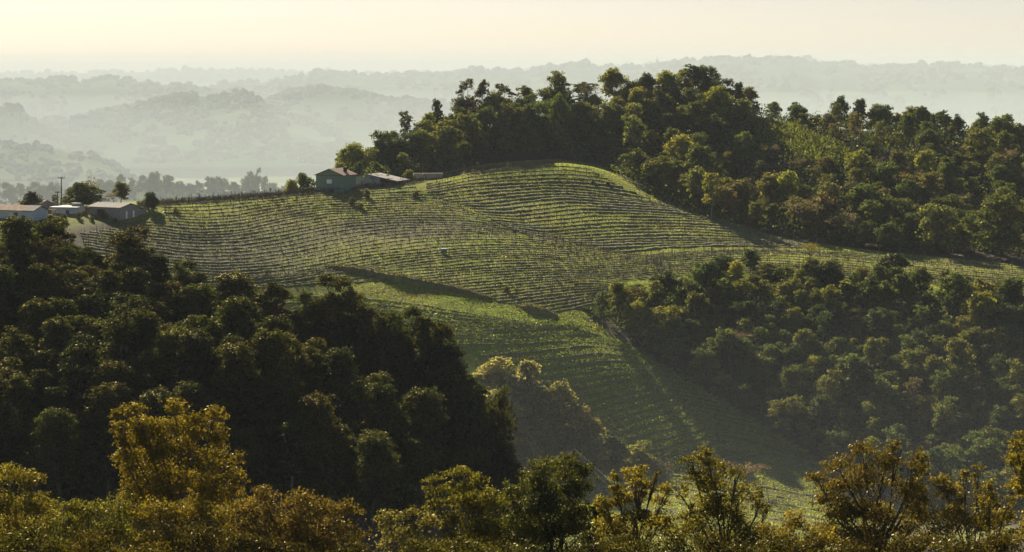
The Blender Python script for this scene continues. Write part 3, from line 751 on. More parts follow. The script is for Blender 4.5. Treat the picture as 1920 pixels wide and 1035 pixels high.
GUIDES['C'] = ([
 [(1200,480),(1300,471),(1400,468),(1500,471),(1600,475),(1700,481),(1800,490),(1935,501)],
 [(1222,488),(1350,478),(1450,475),(1560,482),(1680,492),(1800,504),(1935,516)],
 [(1232,500),(1350,494),(1450,493),(1560,500),(1680,509),(1800,519),(1935,532)],
 [(1240,520),(1350,511),(1450,511),(1560,518),(1680,526),(1800,535),(1935,547)]], [4,4,5], 'bare')
GUIDES['D'] = ([
 [(500,560),(600,556),(680,560),(740,566),(800,574),(900,592),(1000,606),(1080,612)],
 [(560,620),(680,612),(780,622),(860,630),(960,622),(1060,616),(1130,630)],
 [(900,668),(1000,660),(1100,648),(1200,662)],
 [(960,715),(1060,705),(1160,690),(1270,700)],
 [(1040,755),(1130,738),(1220,720),(1330,735)],
 [(1100,795),(1180,765),(1260,745),(1380,770)],
 [(1130,826),(1220,795),(1310,778),(1440,808)],
 [(1170,862),(1260,836),(1350,815),(1480,845)],
 [(1260,880),(1350,862),(1440,845),(1550,875)]], [6,3,3,3,3,3,3,3], 'leafy')
GUIDES['E'] = ([
 [(950,866),(1100,870),(1250,890),(1400,908),(1560,937)],
 [(950,885),(1100,890),(1250,912),(1400,935),(1560,962)],
 [(950,912),(1250,940),(1400,965),(1560,992)]], [2,2], 'posts')
GUIDES['T'] = ([
 [(566,363),(640,356),(700,350),(750,344),(800,334),(860,325),(950,313),(1040,306)],
 [(560,367),(640,360),(700,354),(760,346),(810,337),(870,328),(950,318),(1040,310)]], [2], 'bramble')
GUIDES['K'] = ([
 [(258,384),(320,379),(383,375),(446,370),(508,366),(560,363)],
 [(262,390),(320,384),(383,379),(446,374),(508,370),(560,366)]], [2], 'bramble')
ZN = {'T': ('of reddish canes along the crest in front of house, barn and forest', 'reddish vine rows on the crest'), 'K': ('of reddish canes on the skyline past the shed', 'reddish vine rows past the shed'), 'A': ('below the farm on the near dome of the vineyard', 'vine rows on the near dome'), 'B': ('under the forest on the far dome of the vineyard', 'vine rows on the far dome'),
      'C': ('in the yellow field strip between the two woods', 'vine rows in the field strip'), 'D': ('of the lower field counted downhill from the hedgerow', 'leafy rows of the lower field'),
      'E': ('in the flat vineyard at the valley bottom', 'vine rows in the flat vineyard')}
ORD = 'first second third fourth fifth sixth seventh eighth ninth tenth eleventh twelfth thirteenth fourteenth fifteenth sixteenth seventeenth eighteenth nineteenth twentieth'.split()
def ordinal(i):
    if i < 20: return ORD[i]
    t = ['twenty','thirty','forty','fifty','sixty'][(i+1)//10-2]; r = (i+1) % 10
    return (t[:-1]+'ieth') if r == 0 else t+'-'+ORD[r-1]
def resample(p, step):
    d = np.concatenate([[0], np.cumsum(np.linalg.norm(np.diff(p, axis=0), axis=1))])
    if d[-1] < step*4: return None
    t = np.arange(0, d[-1], step)
    return np.stack([np.interp(t, d, p[:,i]) for i in range(3)], 1)
M['vine_leaf'] = leaf_mat('vine_leaf', trans=.5, gloss=.02, color=(.10,.14,.03), var=.5)
M['dry_leaf'] = leaf_mat('dry_weeds', trans=.4, gloss=.0, color=(.13,.11,.05), tint=(1.1,1,.8), var=.5)
TOPS = []
def vine_row(pts3, zone, idx, style):
    p = resample(pts3, 1.0)
    if p is None: return
    p[:,1] = np.convolve(np.pad(p[:,1], 3, mode='edge'), np.ones(7)/7, 'valid')
    p[:,2] = H(p[:,0], p[:,1])
    n = len(p); t = np.gradient(p, axis=0); t[:,2] = 0; t /= np.linalg.norm(t, axis=1)[:,None]+1e-9
    nrm = np.stack([-t[:,1], t[:,0], 0*t[:,0]], 1); nrm *= np.sign(nrm[:,1])[:,None]     # uphill side
    # terrace lip of soil and weeds
    k = rng.uniform(.75,1.25,n)
    bank = 2.0 if zone == 'B' and idx > 3 else 1.0
    prof = [(-.65*(.5+.5*bank),-.12,), (-.34,.13*bank), (.1,.20*bank), (.55*(.5+.5*bank),-.04)]
    k = k*(.6+1.6*np.clip(fbm(p[:,0]/16, p[:,1]/9, 3)+.25, 0, 1)) if bank > 1 else k
    V = np.stack([p + nrm*(a*k)[:,None] + np.stack([0*k,0*k,b*np.minimum(k,1.9)+rng.normal(0,.05,n)],1) for a, b in prof], 1).reshape(-1,3)
    ii = np.arange(n-1)[:,None]*4; Fq = np.concatenate([np.stack([ii[:,0]+j, ii[:,0]+j+4, ii[:,0]+j+5, ii[:,0]+j+1], 1) for j in range(3)])
    e = empty('vine_row', tuple(p[0])); off = p[0]
    link('terrace_lip', mesh_np('terrace_lip', V-off, Fq, [M['soil']], True), e)
    ps = 1.0
    if style == 'leafy':
        m = n*11; k = rng.integers(0, n, m)
        C = p[k] + t[k]*rng.uniform(-.5,.5,(m,1)) + nrm[k]*rng.normal(0,.4,(m,1)); C[:,2] += .25+rng.random(m)*1.0
        v, f = leaf_quads(C, rng.normal(0,.6,(m,3)), .36, .26)
        link('vines', mesh_np('vines', v-off, f, [M['vine_leaf']]), e)
    else:
        m = int(n*(26 if style == 'bramble' else 2.6)); k = rng.integers(0, n, m)
        B = p[k] + t[k]*rng.uniform(-.5,.5,(m,1)) + nrm[k]*rng.normal(0,.22,(m,1)); B[:,2] += rng.uniform(0,.7,m)
        T = B + t[k]*rng.normal(0,.35,(m,1)) + nrm[k]*rng.normal(0,.2,(m,1)); T[:,2] += rng.uniform(.35,.95,m)
        w = t[k]*rng.uniform(.02,.05,(m,1))
        v = np.stack([B-w, B+w, T+w*.5, T-w*.5], 1).reshape(-1,3); f = np.arange(m*4).reshape(-1,4)
        m2 = n*2; k = rng.integers(0, n, m2)
        C = p[k] + t[k]*rng.uniform(-.5,.5,(m2,1)) + nrm[k]*rng.normal(-.25,.3,(m2,1)); C[:,2] += rng.uniform(.05,.45,m2)
        v2, f2 = leaf_quads(C, rng.normal(0,.6,(m2,3)), .3, .2)
        me = mesh_np('vines', np.concatenate([v, v2])-off, np.concatenate([f, f2+len(v)]), [M['cane'], M['dry_leaf']], mi=np.concatenate([np.zeros(len(f)), np.ones(len(f2))]))
        link('vines', me, e)
    b = MB(); gap = {'T':3.0,'K':2.6,'A':4.2,'B':3.6,'C':3.6,'D':7,'E':3.0}[zone]
    s = R.uniform(0, gap)
    while s < n-1:
        i = int(s); q = p[i]-off; h = R.uniform(1.7, 2.4); dx, dy = R.uniform(-.12,.12), R.uniform(-.12,.12); r = R.uniform(.05,.085)
        b.tube((q[0],q[1],q[2]-.2), (q[0]+dx,q[1]+dy,q[2]+h), r, r*.85, 4)
        s += gap*R.uniform(.8,1.25)
    if b.v: tag(b.build('posts', M['post'], e), kind='stuff')
    z = ZN[zone]
    word = 'leafy crop row ' if style == 'leafy' else 'vine row ' if style == 'bramble' else 'bare vine row '
    lab = ordinal(idx)+' '+word+z[0]
    tag(e, lab, 'vine row', z[1])
for zone, (gs, ns, style) in GUIDES.items():
    idx = 0
    for g in range(len(gs)-1):
        a, b = np.array(gs[g], float), np.array(gs[g+1], float); n = ns[g]
        # match the two guides by arc fraction
        def par(q, k=90):
            d = np.concatenate([[0], np.cumsum(np.hypot(*np.diff(q, axis=0).T))]); s = np.linspace(0, d[-1], k)
            return np.stack([np.interp(s, d, q[:,0]), np.interp(s, d, q[:,1])], 1)
        A_, B_ = par(a), par(b)
        for i in range(n + (1 if g == len(gs)-2 else 0)):
            c = A_*(1-i/n) + B_*(i/n)
            c[:,1] += 1.2*fbm(c[:,0]/40+idx*.35, c[:,1]*0+g, 2)
            h = hit(c[:,0], c[:,1], 505, 880)
            h = h[~np.isnan(h[:,0])]
            if len(h) < 6: continue
            ok = np.concatenate([[True], np.abs(np.diff(h[:,1])) < 9]); 
            h = h[ok]
            vine_row(h, zone, idx, style); idx += 1

# grass between the rows
GRASS_POLY = [(180,440),(260,405),(320,386),(500,371),(640,362),(760,352),(880,322),(1050,304),(1130,312),(1200,350),(1330,405),(1480,450),(1700,478),(1940,500),(1940,560),(1780,560),(1650,540),(1400,525),(1250,550),(1100,590),(1180,650),(1300,720),(1500,850),(1640,940),(1600,1060),(930,1060),(940,860),(1090,850),(1110,780),(1000,680),(860,640),(700,560),(640,520),(300,530)]
def grass():
    N = 360000
    x = rng.uniform(-150, 150, N); y = rng.uniform(498, 862, N); z = H(x, y); px, py = pix(x, y, z)
    k = inpoly(px, py, GRASS_POLY)
    bareq = np.exp(-(((px-380)/230)**2 + ((py-490)/60)**2)) + .8*np.exp(-(((px-800)/130)**2 + ((py-425)/22)**2)) + .5*np.exp(-(((px-620)/200)**2 + ((py-440)/30)**2))
    k &= rng.random(N) > np.clip(bareq*1.0, 0, .72)
    k &= rng.random(N) < np.clip(.85 + 1.6*fbm(x/6, y/6, 3), .15, 1)
    x, y, z = x[k], y[k], z[k]; px = px[k]; py = py[k]; n = len(x)
    p = np.stack([x,y,z-.03],1); hgt = rng.uniform(.07,.17,n)*np.where(py > 600, 1.5, 1)
    V = []
    for j in range(2):
        a = rng.uniform(0, 3.14, n); w = np.stack([np.cos(a), np.sin(a), 0*a],1)*rng.uniform(.06,.15,(n,1))
        o = rng.normal(0,.18,(n,3)); o[:,2] = 0
        tp = p+o+np.stack([rng.normal(0,.08,n), rng.normal(0,.08,n), hgt],1)
        V.append(np.stack([p+o-w, p+o+w, tp+w*.7, tp-w*.7],1).reshape(-1,3))
    v = np.concatenate(V); o = link('grass', mesh_np('grass', v, np.arange(len(v)).reshape(-1,4), [M['grass']])); o.color = (.26,.29,.042,1)
    tag(o, 'bright grass strips growing between the vine rows', 'grass', kind='stuff')
grass()

# dark hedgerow on the bank between the vineyard and the lower field
def hedgerow(line, height, label):
    c = np.array(line, float); s = np.linspace(0, 1, 60); d = np.linspace(0, 1, len(c))
    q = hit(np.interp(s, d, c[:,0]), np.interp(s, d, c[:,1]), 505, 880); q = q[~np.isnan(q[:,0])]
    p = resample(q, .8); n = len(p); off = p[0].copy()
    e = empty('hedgerow', tuple(off))
    t = np.gradient(p, axis=0); t[:,2] = 0; t /= np.linalg.norm(t, axis=1)[:,None]; nr = np.stack([-t[:,1], t[:,0], 0*t[:,0]],1)
    taper = np.sin(np.clip(np.linspace(0,1,n)*6,0,1.57))*np.sin(np.clip(np.linspace(1,0,n)*6,0,1.57))
    hh = height*(.3+.7*taper)
    prof = [(-1.4,-.3),(-1.0,.62),(-.2,.8),(.6,.7),(1.2,-.2)]
    V = np.stack([p + nr*a + np.stack([0*hh,0*hh,b*hh*rng.uniform(.85,1.15,n)],1) for a, b in prof],1).reshape(-1,3)-off
    ii = np.arange(n-1)*5; Fq = np.concatenate([np.stack([ii+j, ii+j+5, ii+j+6, ii+j+1],1) for j in range(4)])
    link('bank', mesh_np('bank', V, Fq, [M['soil']], True), e)
    m = n*60; k = rng.integers(0, n, m); C = p[k] + nr[k]*rng.normal(0,.7,(m,1)) + t[k]*rng.uniform(-.5,.5,(m,1)); C[:,2] += hh[k]*rng.uniform(.15,1.1,m)
    v, f = leaf_quads(C-off, rng.normal(0,.6,(m,3))+np.array([0,-.2,.4]), .36, .22)
    o = link('foliage', mesh_np('foliage', v, f, [M['leaf']]), e); o.color = (.065,.055,.032,1)
    tag(e, label, 'hedge')
hedgerow([(615,500),(660,508),(720,521),(780,532),(850,546),(922,561)], 1.7, 'long dark hedgerow dividing the ploughed vines from the lower field')
hedgerow([(980,576),(1010,584),(1046,594)], 1.3, 'short dark piece of hedge in line after the long hedgerow')
for px, py, w, lab in [(688,371,1.5,'dark scrub heap among the vines just below the barn'),(660,383,1.3,'scrub clump on the dark knob below the green house'),(676,392,1.1,'smaller scrub clump under the one on the dark knob'),
                       (780,370,1.2,'dark scrub heap downhill of the barn awning'),(1112,345,.9,'dark scrub tuft on top of the far dome'),(1140,350,1.0,'dark scrub tuft beside the terraces of the far dome'),(330,400,1.0,'small dry bush at the shed end of the near dome'),(950,548,1.0,'low scrub just above the gap in the hedgerow'),
                       (115,395,1.0,'green bush under the pergola of the flat roofed house'),(185,402,1.1,'bush growing before the shed doorway'),(160,404,.9,'low bush between the flat roofed house and the shed'),(148,410,1.1,'rounded garden bush beside the small flat roofed house'),(172,414,.9,'low garden bush on the grass before the shed'),(196,411,1.2,'garden bush right under the shed wall'),(120,414,1.2,'dark garden bush under the flat roofed house'),(96,417,1.3,'bush at the corner of the white farm building'),(216,417,.8,'small bush below the shed corner'),(242,408,.8,'little bush beside the white shed doors'),
                       (662,352,.7,'dark bush at the corner of house and barn')]:
    q = hit([px],[py],560,880)[0]
    if np.isnan(q[0]): continue
    plant('bush', BUSH[px % 2], (q[0],q[1],q[2]-.3), w*.5, jit((.06,.062,.034)), lab, 'bush', 'bushes among the vines and farm buildings')

# ------------------------------------------------------------------ buildings
def flat(name, c, rough=.8, var=.12, scale=1.5):
    return rough_mat(name, tuple(x*(1-var) for x in c), tuple(min(1,x*(1+var)) for x in c), scale, rough, 0, .2)
M['green_wall'] = flat('green_boards', (.15,.21,.15)); M['grey_wall'] = flat('grey_render', (.24,.25,.24)); M['white_wall'] = flat('white_wall', (.42,.46,.46))
M['block_wall'] = flat('bare_block_wall', (.27,.24,.2)); M['rust'] = flat('rusty_roof', (.25,.165,.10), .95, .3, .6); M['sheet'] = flat('fibre_cement_roof', (.19,.175,.155), .95, .2)
M['tile'] = flat('clay_tile_roof', (.17,.085,.058), .95, .2, 3); M['white'] = flat('white_paint', (.75,.76,.74)); M['dark'] = flat('near_black', (.02,.022,.025)); M['trim'] = flat('dark_trim', (.06,.08,.07))
M['timber'] = flat('timber', (.3,.22,.14)); M['pole'] = flat('pole_wood', (.05,.045,.042)); M['blue'] = flat('blue_plastic', (.10,.2,.24), .5); M['pink'] = flat('stacked_pinkish_timber', (.3,.25,.21), .9, .3, 2)
M['wire'] = flat('cable', (.16,.155,.14), .9); M['metal'] = flat('mast_metal', (.25,.25,.26), .5); M['bright'] = flat('white_sheet_roof', (.5,.46,.4), .8)

def gable_house(name, label, px, Y, rz, L, Wd, eave, rise, wallm, roofm, peak=.5, over=.45, base=None, right_eave=None):
    """long axis along local x, gable ends at local -x and +x; front wall at local -y"""
    g = ground(px, Y) if base is None else Vector(base)
    e = empty(name, (g.x, g.y, g.z-.3), rz); tag(e, label, 'building')
    re = eave if right_eave is None else right_eave
    b = MB(); yp = -Wd/2 + Wd*peak; top = eave+rise
    prof = [(-Wd/2,0),(Wd/2,0),(Wd/2,re),(yp,top),(-Wd/2,eave)]
    n = 5
    vs = [(-L/2,y,z) for y,z in prof]+[(L/2,y,z) for y,z in prof]
    b.add(vs, [(4,3,2,1,0),(5,6,7,8,9)]+[(i,(i+1)%n,(i+1)%n+n,i+n) for i in range(n)])
    b.build('wall', wallm, e)
    for y0, z0 in ((-Wd/2, eave), (Wd/2, re)):
        d = y0-yp; k = over/abs(d); ye = y0+d*k; ze = z0-(top-z0)*k
        b = MB(); th = .16; x0, x1 = -L/2-over, L/2+over
        b.add([(x0,yp,top+.06),(x1,yp,top+.06),(x1,ye,ze+.06),(x0,ye,ze+.06),(x0,yp,top+.06+th),(x1,yp,top+.06+th),(x1,ye,ze+.06+th),(x0,ye,ze+.06+th)],
              [(0,1,2,3),(7,6,5,4),(0,4,5,1),(1,5,6,2),(2,6,7,3),(3,7,4,0)])
        b.build('roof', roofm, e)
    return e
def rect_part(e, name, m, x0, x1, y0, y1, z0, z1, sub=None, parent=None):
    b = MB(); b.box(x0,x1,y0,y1,z0,z1); return b.build(name, m, parent or e)

HB = math.radians(90)
# green house: its gable end faces the camera (local +x is turned towards the viewer)
def at(px, py, Y):
    p = W(px, py, Y); return (p[0], p[1], p[2])
rz = math.radians(-90-22)
e = gable_house('green_house', 'green boarded house with white window and red tiled roof', 627, 772, rz, 9.5, 9.6, 6.2, 1.9, M['green_wall'], M['tile'], base=at(630, 362, 772))
f = rect_part(e, 'window', M['white'], 4.76, 4.83, -.95, .85, 3.55, 4.85); rect_part(e, 'pane', flat('bright_pane', (.7,.74,.7), .3), 4.84, 4.86, -.78, .68, 3.7, 4.7, parent=f)
rect_part(e, 'trim_board', M['trim'], 4.76, 4.82, -4.75, 4.75, 6.05, 6.2); rect_part(e, 'trim_board', M['trim'], 4.76, 4.82, -4.75, 4.75, 2.0, 2.15)
for y in (2.4, -1.6):
    b = MB(); b.box(-1.2+y*.3, -.7+y*.3, 2.6, 3.1, 6.6, 8.6); b.build('chimney', M['dark'], e)
# barn with a long awning
def barn():
    g = at(688, 360, 780); e = empty('barn', g, math.radians(-20)); tag(e, 'wide grey barn with a low sheet roof and open awning beside the green house', 'building')
    b = MB(); b.prism([(-5.6,0),(4.6,0),(4.6,4.9),(.2,5.6),(-5.6,4.5)], 0, 10); b.build('wall', M['grey_wall'], e)
    b = MB(); b.prism([(.2,5.68),(-6.2,4.5),(-6.2,4.66),(.2,5.86)], -.6, 10.6); b.build('roof', M['sheet'], e)
    b = MB(); b.prism([(.2,5.68),(.2,5.86),(10.8,3.75),(10.8,3.58)], -.6, 10.6); b.build('roof', M['sheet'], e)
    for x in (7.6, 10.4): rect_part(e, 'awning_post', M['post'], x-.1, x+.1, .2, .4, 0, 3.9)
    for x in (7.6, 10.4): rect_part(e, 'awning_post', M['post'], x-.1, x+.1, 9.4, 9.6, 0, 3.9)
    rect_part(e, 'awning_shade_sheet', M['dark'], 4.66, 9.6, 5.2, 5.4, 0, 3.5)  # near-black sheet added for the shade under the open awning
    rect_part(e, 'window', M['dark'], -.6, .3, -.04, .05, 1.7, 2.7)
barn()
# shed with wide doorway
e = gable_house('shed', 'low block shed with wide dark doorway and two white doors', 215, 706, math.radians(-33), 12.0, 8.2, 3.5, 1.0, M['block_wall'], M['sheet'], base=at(214, 408, 706))
rect_part(e, 'doorway', M['dark'], -2.9, .1, -4.14, -4.06, .3, 2.9)  # near-black slab on the wall, the shade inside put into its colour
for y in (-1.3, 1.7): rect_part(e, 'door', M['white'], 6.01, 6.08, y-.35, y+.35, .3, 2.5)
b = MB(); b.add([(-4.5,4.3,3.3),(6,4.3,3.3),(6,8.2,2.5),(-4.5,8.2,2.5),(-4.5,4.3,3.45),(6,4.3,3.45),(6,8.2,2.65),(-4.5,8.2,2.65)],[(0,3,2,1),(4,5,6,7),(0,1,5,4),(1,2,6,5),(2,3,7,6),(3,0,4,7)]); b.build('lean_to_roof', M['rust'], e)
rect_part(e, 'lean_to_wall', M['block_wall'], -4.2, 5.7, 4.12, 7.8, 0, 2.45)
# long white building and its neighbours at the farm's edge
e = gable_house('farm_building', 'long white farm building with rusty low pitched roof', 40, 700, math.radians(-30), 17.0, 6.2, 3.2, 1.2, M['white_wall'], M['rust'], base=at(34, 412, 700))
b = MB(); b.add([(4.4,.0,4.62),(8.95,.0,4.62),(8.95,-3.55,3.24),(4.4,-3.55,3.24),(4.4,.0,4.7),(8.95,.0,4.7),(8.95,-3.55,3.32),(4.4,-3.55,3.32)],[(0,1,2,3),(7,6,5,4),(0,4,5,1),(1,5,6,2),(2,6,7,3),(3,7,4,0)]); b.build('roof_patch', M['sheet'], e)
rect_part(e, 'window', M['trim'], 1.2, 2.6, -3.16, -3.06, 1.6, 2.6)
e = gable_house('farm_house', 'tan roofed house whose unfinished gable rises behind the white building', 70, 716, math.radians(-40), 10.0, 9.0, 3.6, 1.9, M['block_wall'], M['rust'], base=at(66, 408, 716))
for y in (-2.4, -.8, .8, 2.4):
    rect_part(e, 'gable_beam', M['timber'], 5.01, 5.2, y-.12, y+.12, 3.5, 5.3-abs(y)*.42)
e = empty('flat_roofed_house', at(120, 410, 706), math.radians(-14)); tag(e, 'small flat roofed house with bright roof edge and pergola', 'building')
rect_part(e, 'wall', M['white_wall'], -4, 4, 0, 6, 0, 3.2); rect_part(e, 'roof', M['bright'], -4.4, 4.4, -.7, 6.4, 3.22, 3.45)
rect_part(e, 'water_tank', M['grey_wall'], .8, 3.4, 3.4, 5.4, 3.47, 4.4)
f = rect_part(e, 'window', M['trim'], .6, 1.7, -.06, .04, 1.4, 2.5)
for x in (-3.8, -1.4): rect_part(e, 'pergola_post', M['timber'], x-.12, x+.12, -3.1, -2.86, 0, 2.7)
rect_part(e, 'pergola_beam', M['timber'], -4.2, -.9, -3.2, -2.8, 2.72, 2.9); rect_part(e, 'pergola_beam', M['timber'], -4.2, -.9, -1.4, -1.1, 2.72, 2.9)
# low stack at the end of the track
e = empty('timber_stack', at(803, 334, 812), math.radians(8)); tag(e, 'long low pinkish stack of timber under the forest edge past the barn', 'timber stack')
for i in range(4):
    for j in range(7):
        b = MB(); x = -5+j*1.45+R.uniform(-.1,.1); b.box(x, x+1.38, 0, 1.4+R.uniform(-.1,.1), i*.42, i*.42+.4); b.build('timber_bundle', M['pink'], e)

# poles and cables
def power_pole(px, top, base_y, Y, label, arm):
    p = at(px, base_y, Y); h = (base_y-top)*Y/F; e = empty('power_pole', (p[0],p[1],p[2]-.5), .3); tag(e, label, 'power pole', 'power poles at the farm')
    b = MB(); b.tube((0,0,-1),(0,0,h+.5),.2,.15,8); b.build('pole', M['pole'], e)
    rect_part(e, 'crossarm', M['pole'], -arm, arm, -.12, .12, h+.1, h+.3)
    for x in (-arm*.85, -arm*.3, arm*.3, arm*.85): rect_part(e, 'insulator', M['pole'], x-.07, x+.07, -.07, .07, h+.31, h+.6)
    return Vector((p[0],p[1],p[2]+h))
t1 = power_pole(115, 332, 396, 728, 'tall power pole with crossarm rising beside the big round farm tree', 1.05)
t2 = power_pole(108, 359, 396, 734, 'shorter power pole just behind the tall one', .8)
def cable(a, b, sag, r, label, group=None):
    m = MB(); a, b = Vector(a), Vector(b); q = None
    for i in range(13):
        t = i/12; p = a.lerp(b, t) - Vector((0,0,4*sag*t*(1-t)))
        if q is not None: m.tube(q, p, r, r, 4)
        q = p
    tag(m.build('cable', M['wire']), label, 'cable', group)
cable(t1, (t1.x-32, t1.y+20, t1.z-1), 1.0, .02, 'thin power line running off from the tall pole over the farm roofs')
pt = W(1078, 842, 340)
e = empty('cable_post', (pt[0],pt[1],pt[2]-22), 0); tag(e, 'slim dark post in the gully carrying the slack cables', 'post'); b = MB(); b.tube((0,0,0),(0,0,22.05),.12,.05,6); b.build('post_shaft', M['pole'], e)
cable(pt, W(1150, 905, 300), .1, .008, 'upper of two pale slack cables crossing before the lower field'); cable(pt+np.array([0,0,-.25]), W(1135, 905, 300), .1, .006, 'lower of two pale slack cables crossing before the lower field')
cable(pt, W(1000, 862, 420), .4, .014, 'faint cable running from the slim post towards the spur')

# end posts that stand out: skyline of the near dome and the diagonal across the field
pts_ = [(374,361,378,'tall'),(405,368,380,'stout'),(411,369,380,'thin'),(421,369,380,'thin'),(426,369,380,'thin'),(432,369,380,'stout'),(438,367,379,'thin'),(449,366,379,'stout'),(454,361,378,'tufted'),(465,365,377,'thin'),(475,358,376,'tufted'),(507,354,373,'tufted'),(523,356,371,'tufted'),
        (1043,443,457,'tufted'),(1056,447,460,'tufted'),(1069,453,470,'tufted'),(1088,457,471,'tufted'),(1099,458,472,'tufted'),(1112,461,474,'thin'),(1125,466,480,'tufted'),(1138,469,482,'tufted'),(1153,471,487,'tufted'),(1168,475,488,'thin'),(1181,478,493,'tufted'),(1196,482,494,'thin'),(1212,487,500,'tufted'),(1226,489,503,'tufted'),(1240,492,505,'thin'),(1254,494,508,'thin'),(1270,497,512,'tufted'),
        (311,388,402,'forked'),(326,392,408,'forked'),(380,398,412,'thin'),(436,424,440,'thin'),(468,426,438,'thin')]
for i, (px, top, bot, st) in enumerate(pts_):
    q = hit([px],[bot],560,880)[0]
    if np.isnan(q[0]): continue
    Y = q[1]; h = max(1.6, (bot-top)*Y/F)
    e = empty('trellis_post', (q[0],q[1],q[2]-.2)); r = {'stout':.17,'tall':.11,'thin':.075,'tufted':.09,'forked':.1}[st]
    b = MB(); b.tube((0,0,-.3),(.05,0,h),r,r*.85,6); b.build('post_shaft', M['post'], e)
    if st in ('tufted','forked'):
        m = 70; C = rng.normal(0,.22,(m,3)); C[:,2] = C[:,2]*1.2+h-.05
        v, f = leaf_quads(C, C*0, .26, .16); o = tag(link('vine_tuft', mesh_np('vine_tuft', v, f, [M['leaf']]), e), kind='stuff'); o.color = (.05,.04,.028,1)
    where = 'on the skyline of the near dome' if i < 13 else 'on the diagonal line across the middle of the field' if i < 30 else 'on the near dome beside the shed'
    tag(e, st+' trellis post '+where, 'post', 'trellis posts '+where)

# small things in the fields and far away
q = hit([832],[476],560,880)[0]; e = empty('water_tank', (q[0],q[1],q[2]-.1), .3); tag(e, 'small blue water tank on legs among the vines of the near dome', 'water tank')
b = MB(); b.box(-.75,.75,-.6,.6,.55,1.45); b.build('tank_body', M['blue'], e); b = MB(); b.box(-.8,.8,-.65,.65,1.46,1.58); b.build('tank_lid', M['white_wall'], e)
for x in (-.6,.6):
    for y in (-.45,.45): rect_part(e, 'leg', M['post'], x-.07, x+.07, y-.07, y+.07, -.2, .54)
q = hit([1598],[429],560,890)[0]
if not np.isnan(q[0]):
    e = empty('white_box', (q[0],q[1]-1.5,q[2])); tag(e, 'small white box on a stand at the dark forest edge', 'box')  # a plain white box on a stand, use unknown
    b = MB(); b.box(-.5,.5,-.4,.4,.4,1.1); b.build('box_body', M['white'], e); b = MB(); b.box(-.56,.56,-.46,.46,1.11,1.2); b.build('lid', M['white'], e); rect_part(e, 'stand', M['post'], -.4, .4, -.3, .3, -.6, .39)
for px, top, h, lab in [(1172,105,75,'taller of two thin masts on the long ridge'),(1177,108,65,'shorter of two thin masts on the long ridge')]:
    p = at(px, top, 15300); e = empty('mast', (p[0],p[1],p[2]-h)); tag(e, lab, 'mast', 'masts on the long ridge')
    b = MB(); b.tube((0,0,-25),(0,0,h),1.3,.6,4); b.build('mast_shaft', M['metal'], e)
    for k in (.6,.85): rect_part(e, 'antenna', M['metal'], -2.2, 2.2, -.6, .6, h*k, h*k+4)
p = at(1232, 126, 15300); e = empty('church', p); tag(e, 'tiny church steeple on the skyline of the long ridge', 'church')
rect_part(e, 'tower', M['grey_wall'], -7, 7, -7, 7, -45, 32); b = MB(); b.tube((0,0,32.05),(0,0,72),9,.2,4); b.build('spire', M['grey_wall'], e); rect_part(e, 'nave', M['grey_wall'], 7.05, 48, -9, 9, -45, 14)
for px, py, Y, L, lab in [(160,219,7800,50,'long bright warehouse roof gleaming in the misty valley'),(660,304,6300,9,'lone tiny bright roof low in the valley mist'),(562,153,14500,13,'tiny bright roof on the slope of the long ridge'),(545,210,8800,14,'tiny white house at the end of the round hill')]:
    p = at(px, py, Y); e = empty('far_building', p); tag(e, lab, 'building', 'bright roofs far off in the mist')
    b = MB(); b.box(-L, L, -10, 10, -30, -1); b.build('wall', M['white_wall'], e)
    b = MB(); b.add([(-L-1,-11,-2),(L+1,-11,-2),(L+1,0,5),(-L-1,0,5),(L+1,11,-2),(-L-1,11,-2)],[(0,1,2,3),(3,2,4,5),(0,3,5),(1,4,2)]); b.build('roof', M['bright'], e)

# ------------------------------------------------------------------ trees on the camera's own hillside
def near_tree(label, base, Y, lobes_px, col, per=520, leaf=.145, twigs=7, r0=.16, group='glinting trees on the hillside below'):
    g = ground(base, Y); lobes = []
    for (px, py, rx, rzp) in lobes_px:
        k = Y/F; dy = R.uniform(-1.2, 1.2)
        c = W(px, py, Y); lobes.append((c[0]-g.x, dy, c[2]-g.z, rx*k*1.12, (rx+rzp)/2*k*1.2, rzp*k*1.12))
    top = max(l[2]+l[5] for l in lobes)
    e = empty('glinting_tree', tuple(g)); tag(e, label, 'tree', group)
    low = [(l[0]*.9, l[1]+R.uniform(-1,1), l[2]-q*l[5]*R.uniform(1.1,1.7), l[3]*1.1, l[4]*1.1, l[5]*1.1) for l in lobes for q in (1, 2.1) if R.random() < (.9 if per > 450 else .25)]
    c, n = crown_pts(lobes+low, per*1.12, .42, .2); v, f = leaf_quads(c, n, leaf*1.2, leaf*.56, .15, .45)
    o = link('crown', mesh_np('crown', v, f, [M['leaf_gloss']]), e); o.color = (*[x*.8 for x in col], 1)
    link('trunk', wood(lobes, top, r0, .45, twigs, 6).mesh('trunk', M['bark']), e)
GOLD, BRN, OLV, DGR, PAL = (.18,.145,.025), (.135,.108,.026), (.145,.145,.028), (.075,.085,.024), (.19,.175,.06)
near_tree('tall golden brown tree standing alone before the black spur', 345, 150, [(210,784,17,16),(232,800,22,18),(258,768,30,22),(264,806,38,30),(300,812,24,24),(332,764,32,22),(340,800,28,26),(366,790,22,20),(404,778,24,22),(406,822,28,28),(392,866,38,30),(450,858,20,18),(237,852,25,20),(272,888,42,32),(243,908,24,20),(304,852,30,26),(385,912,42,28),(441,898,26,26),(320,915,36,30)], GOLD, 560)
near_tree('olive and gold tree at the very edge of the view beside the black spur', 10, 145, [(20,897,50,24),(58,908,28,26),(20,948,60,40),(66,960,38,38),(20,1012,64,42),(-40,940,50,50)], (0.195, 0.173, 0.033), 560)
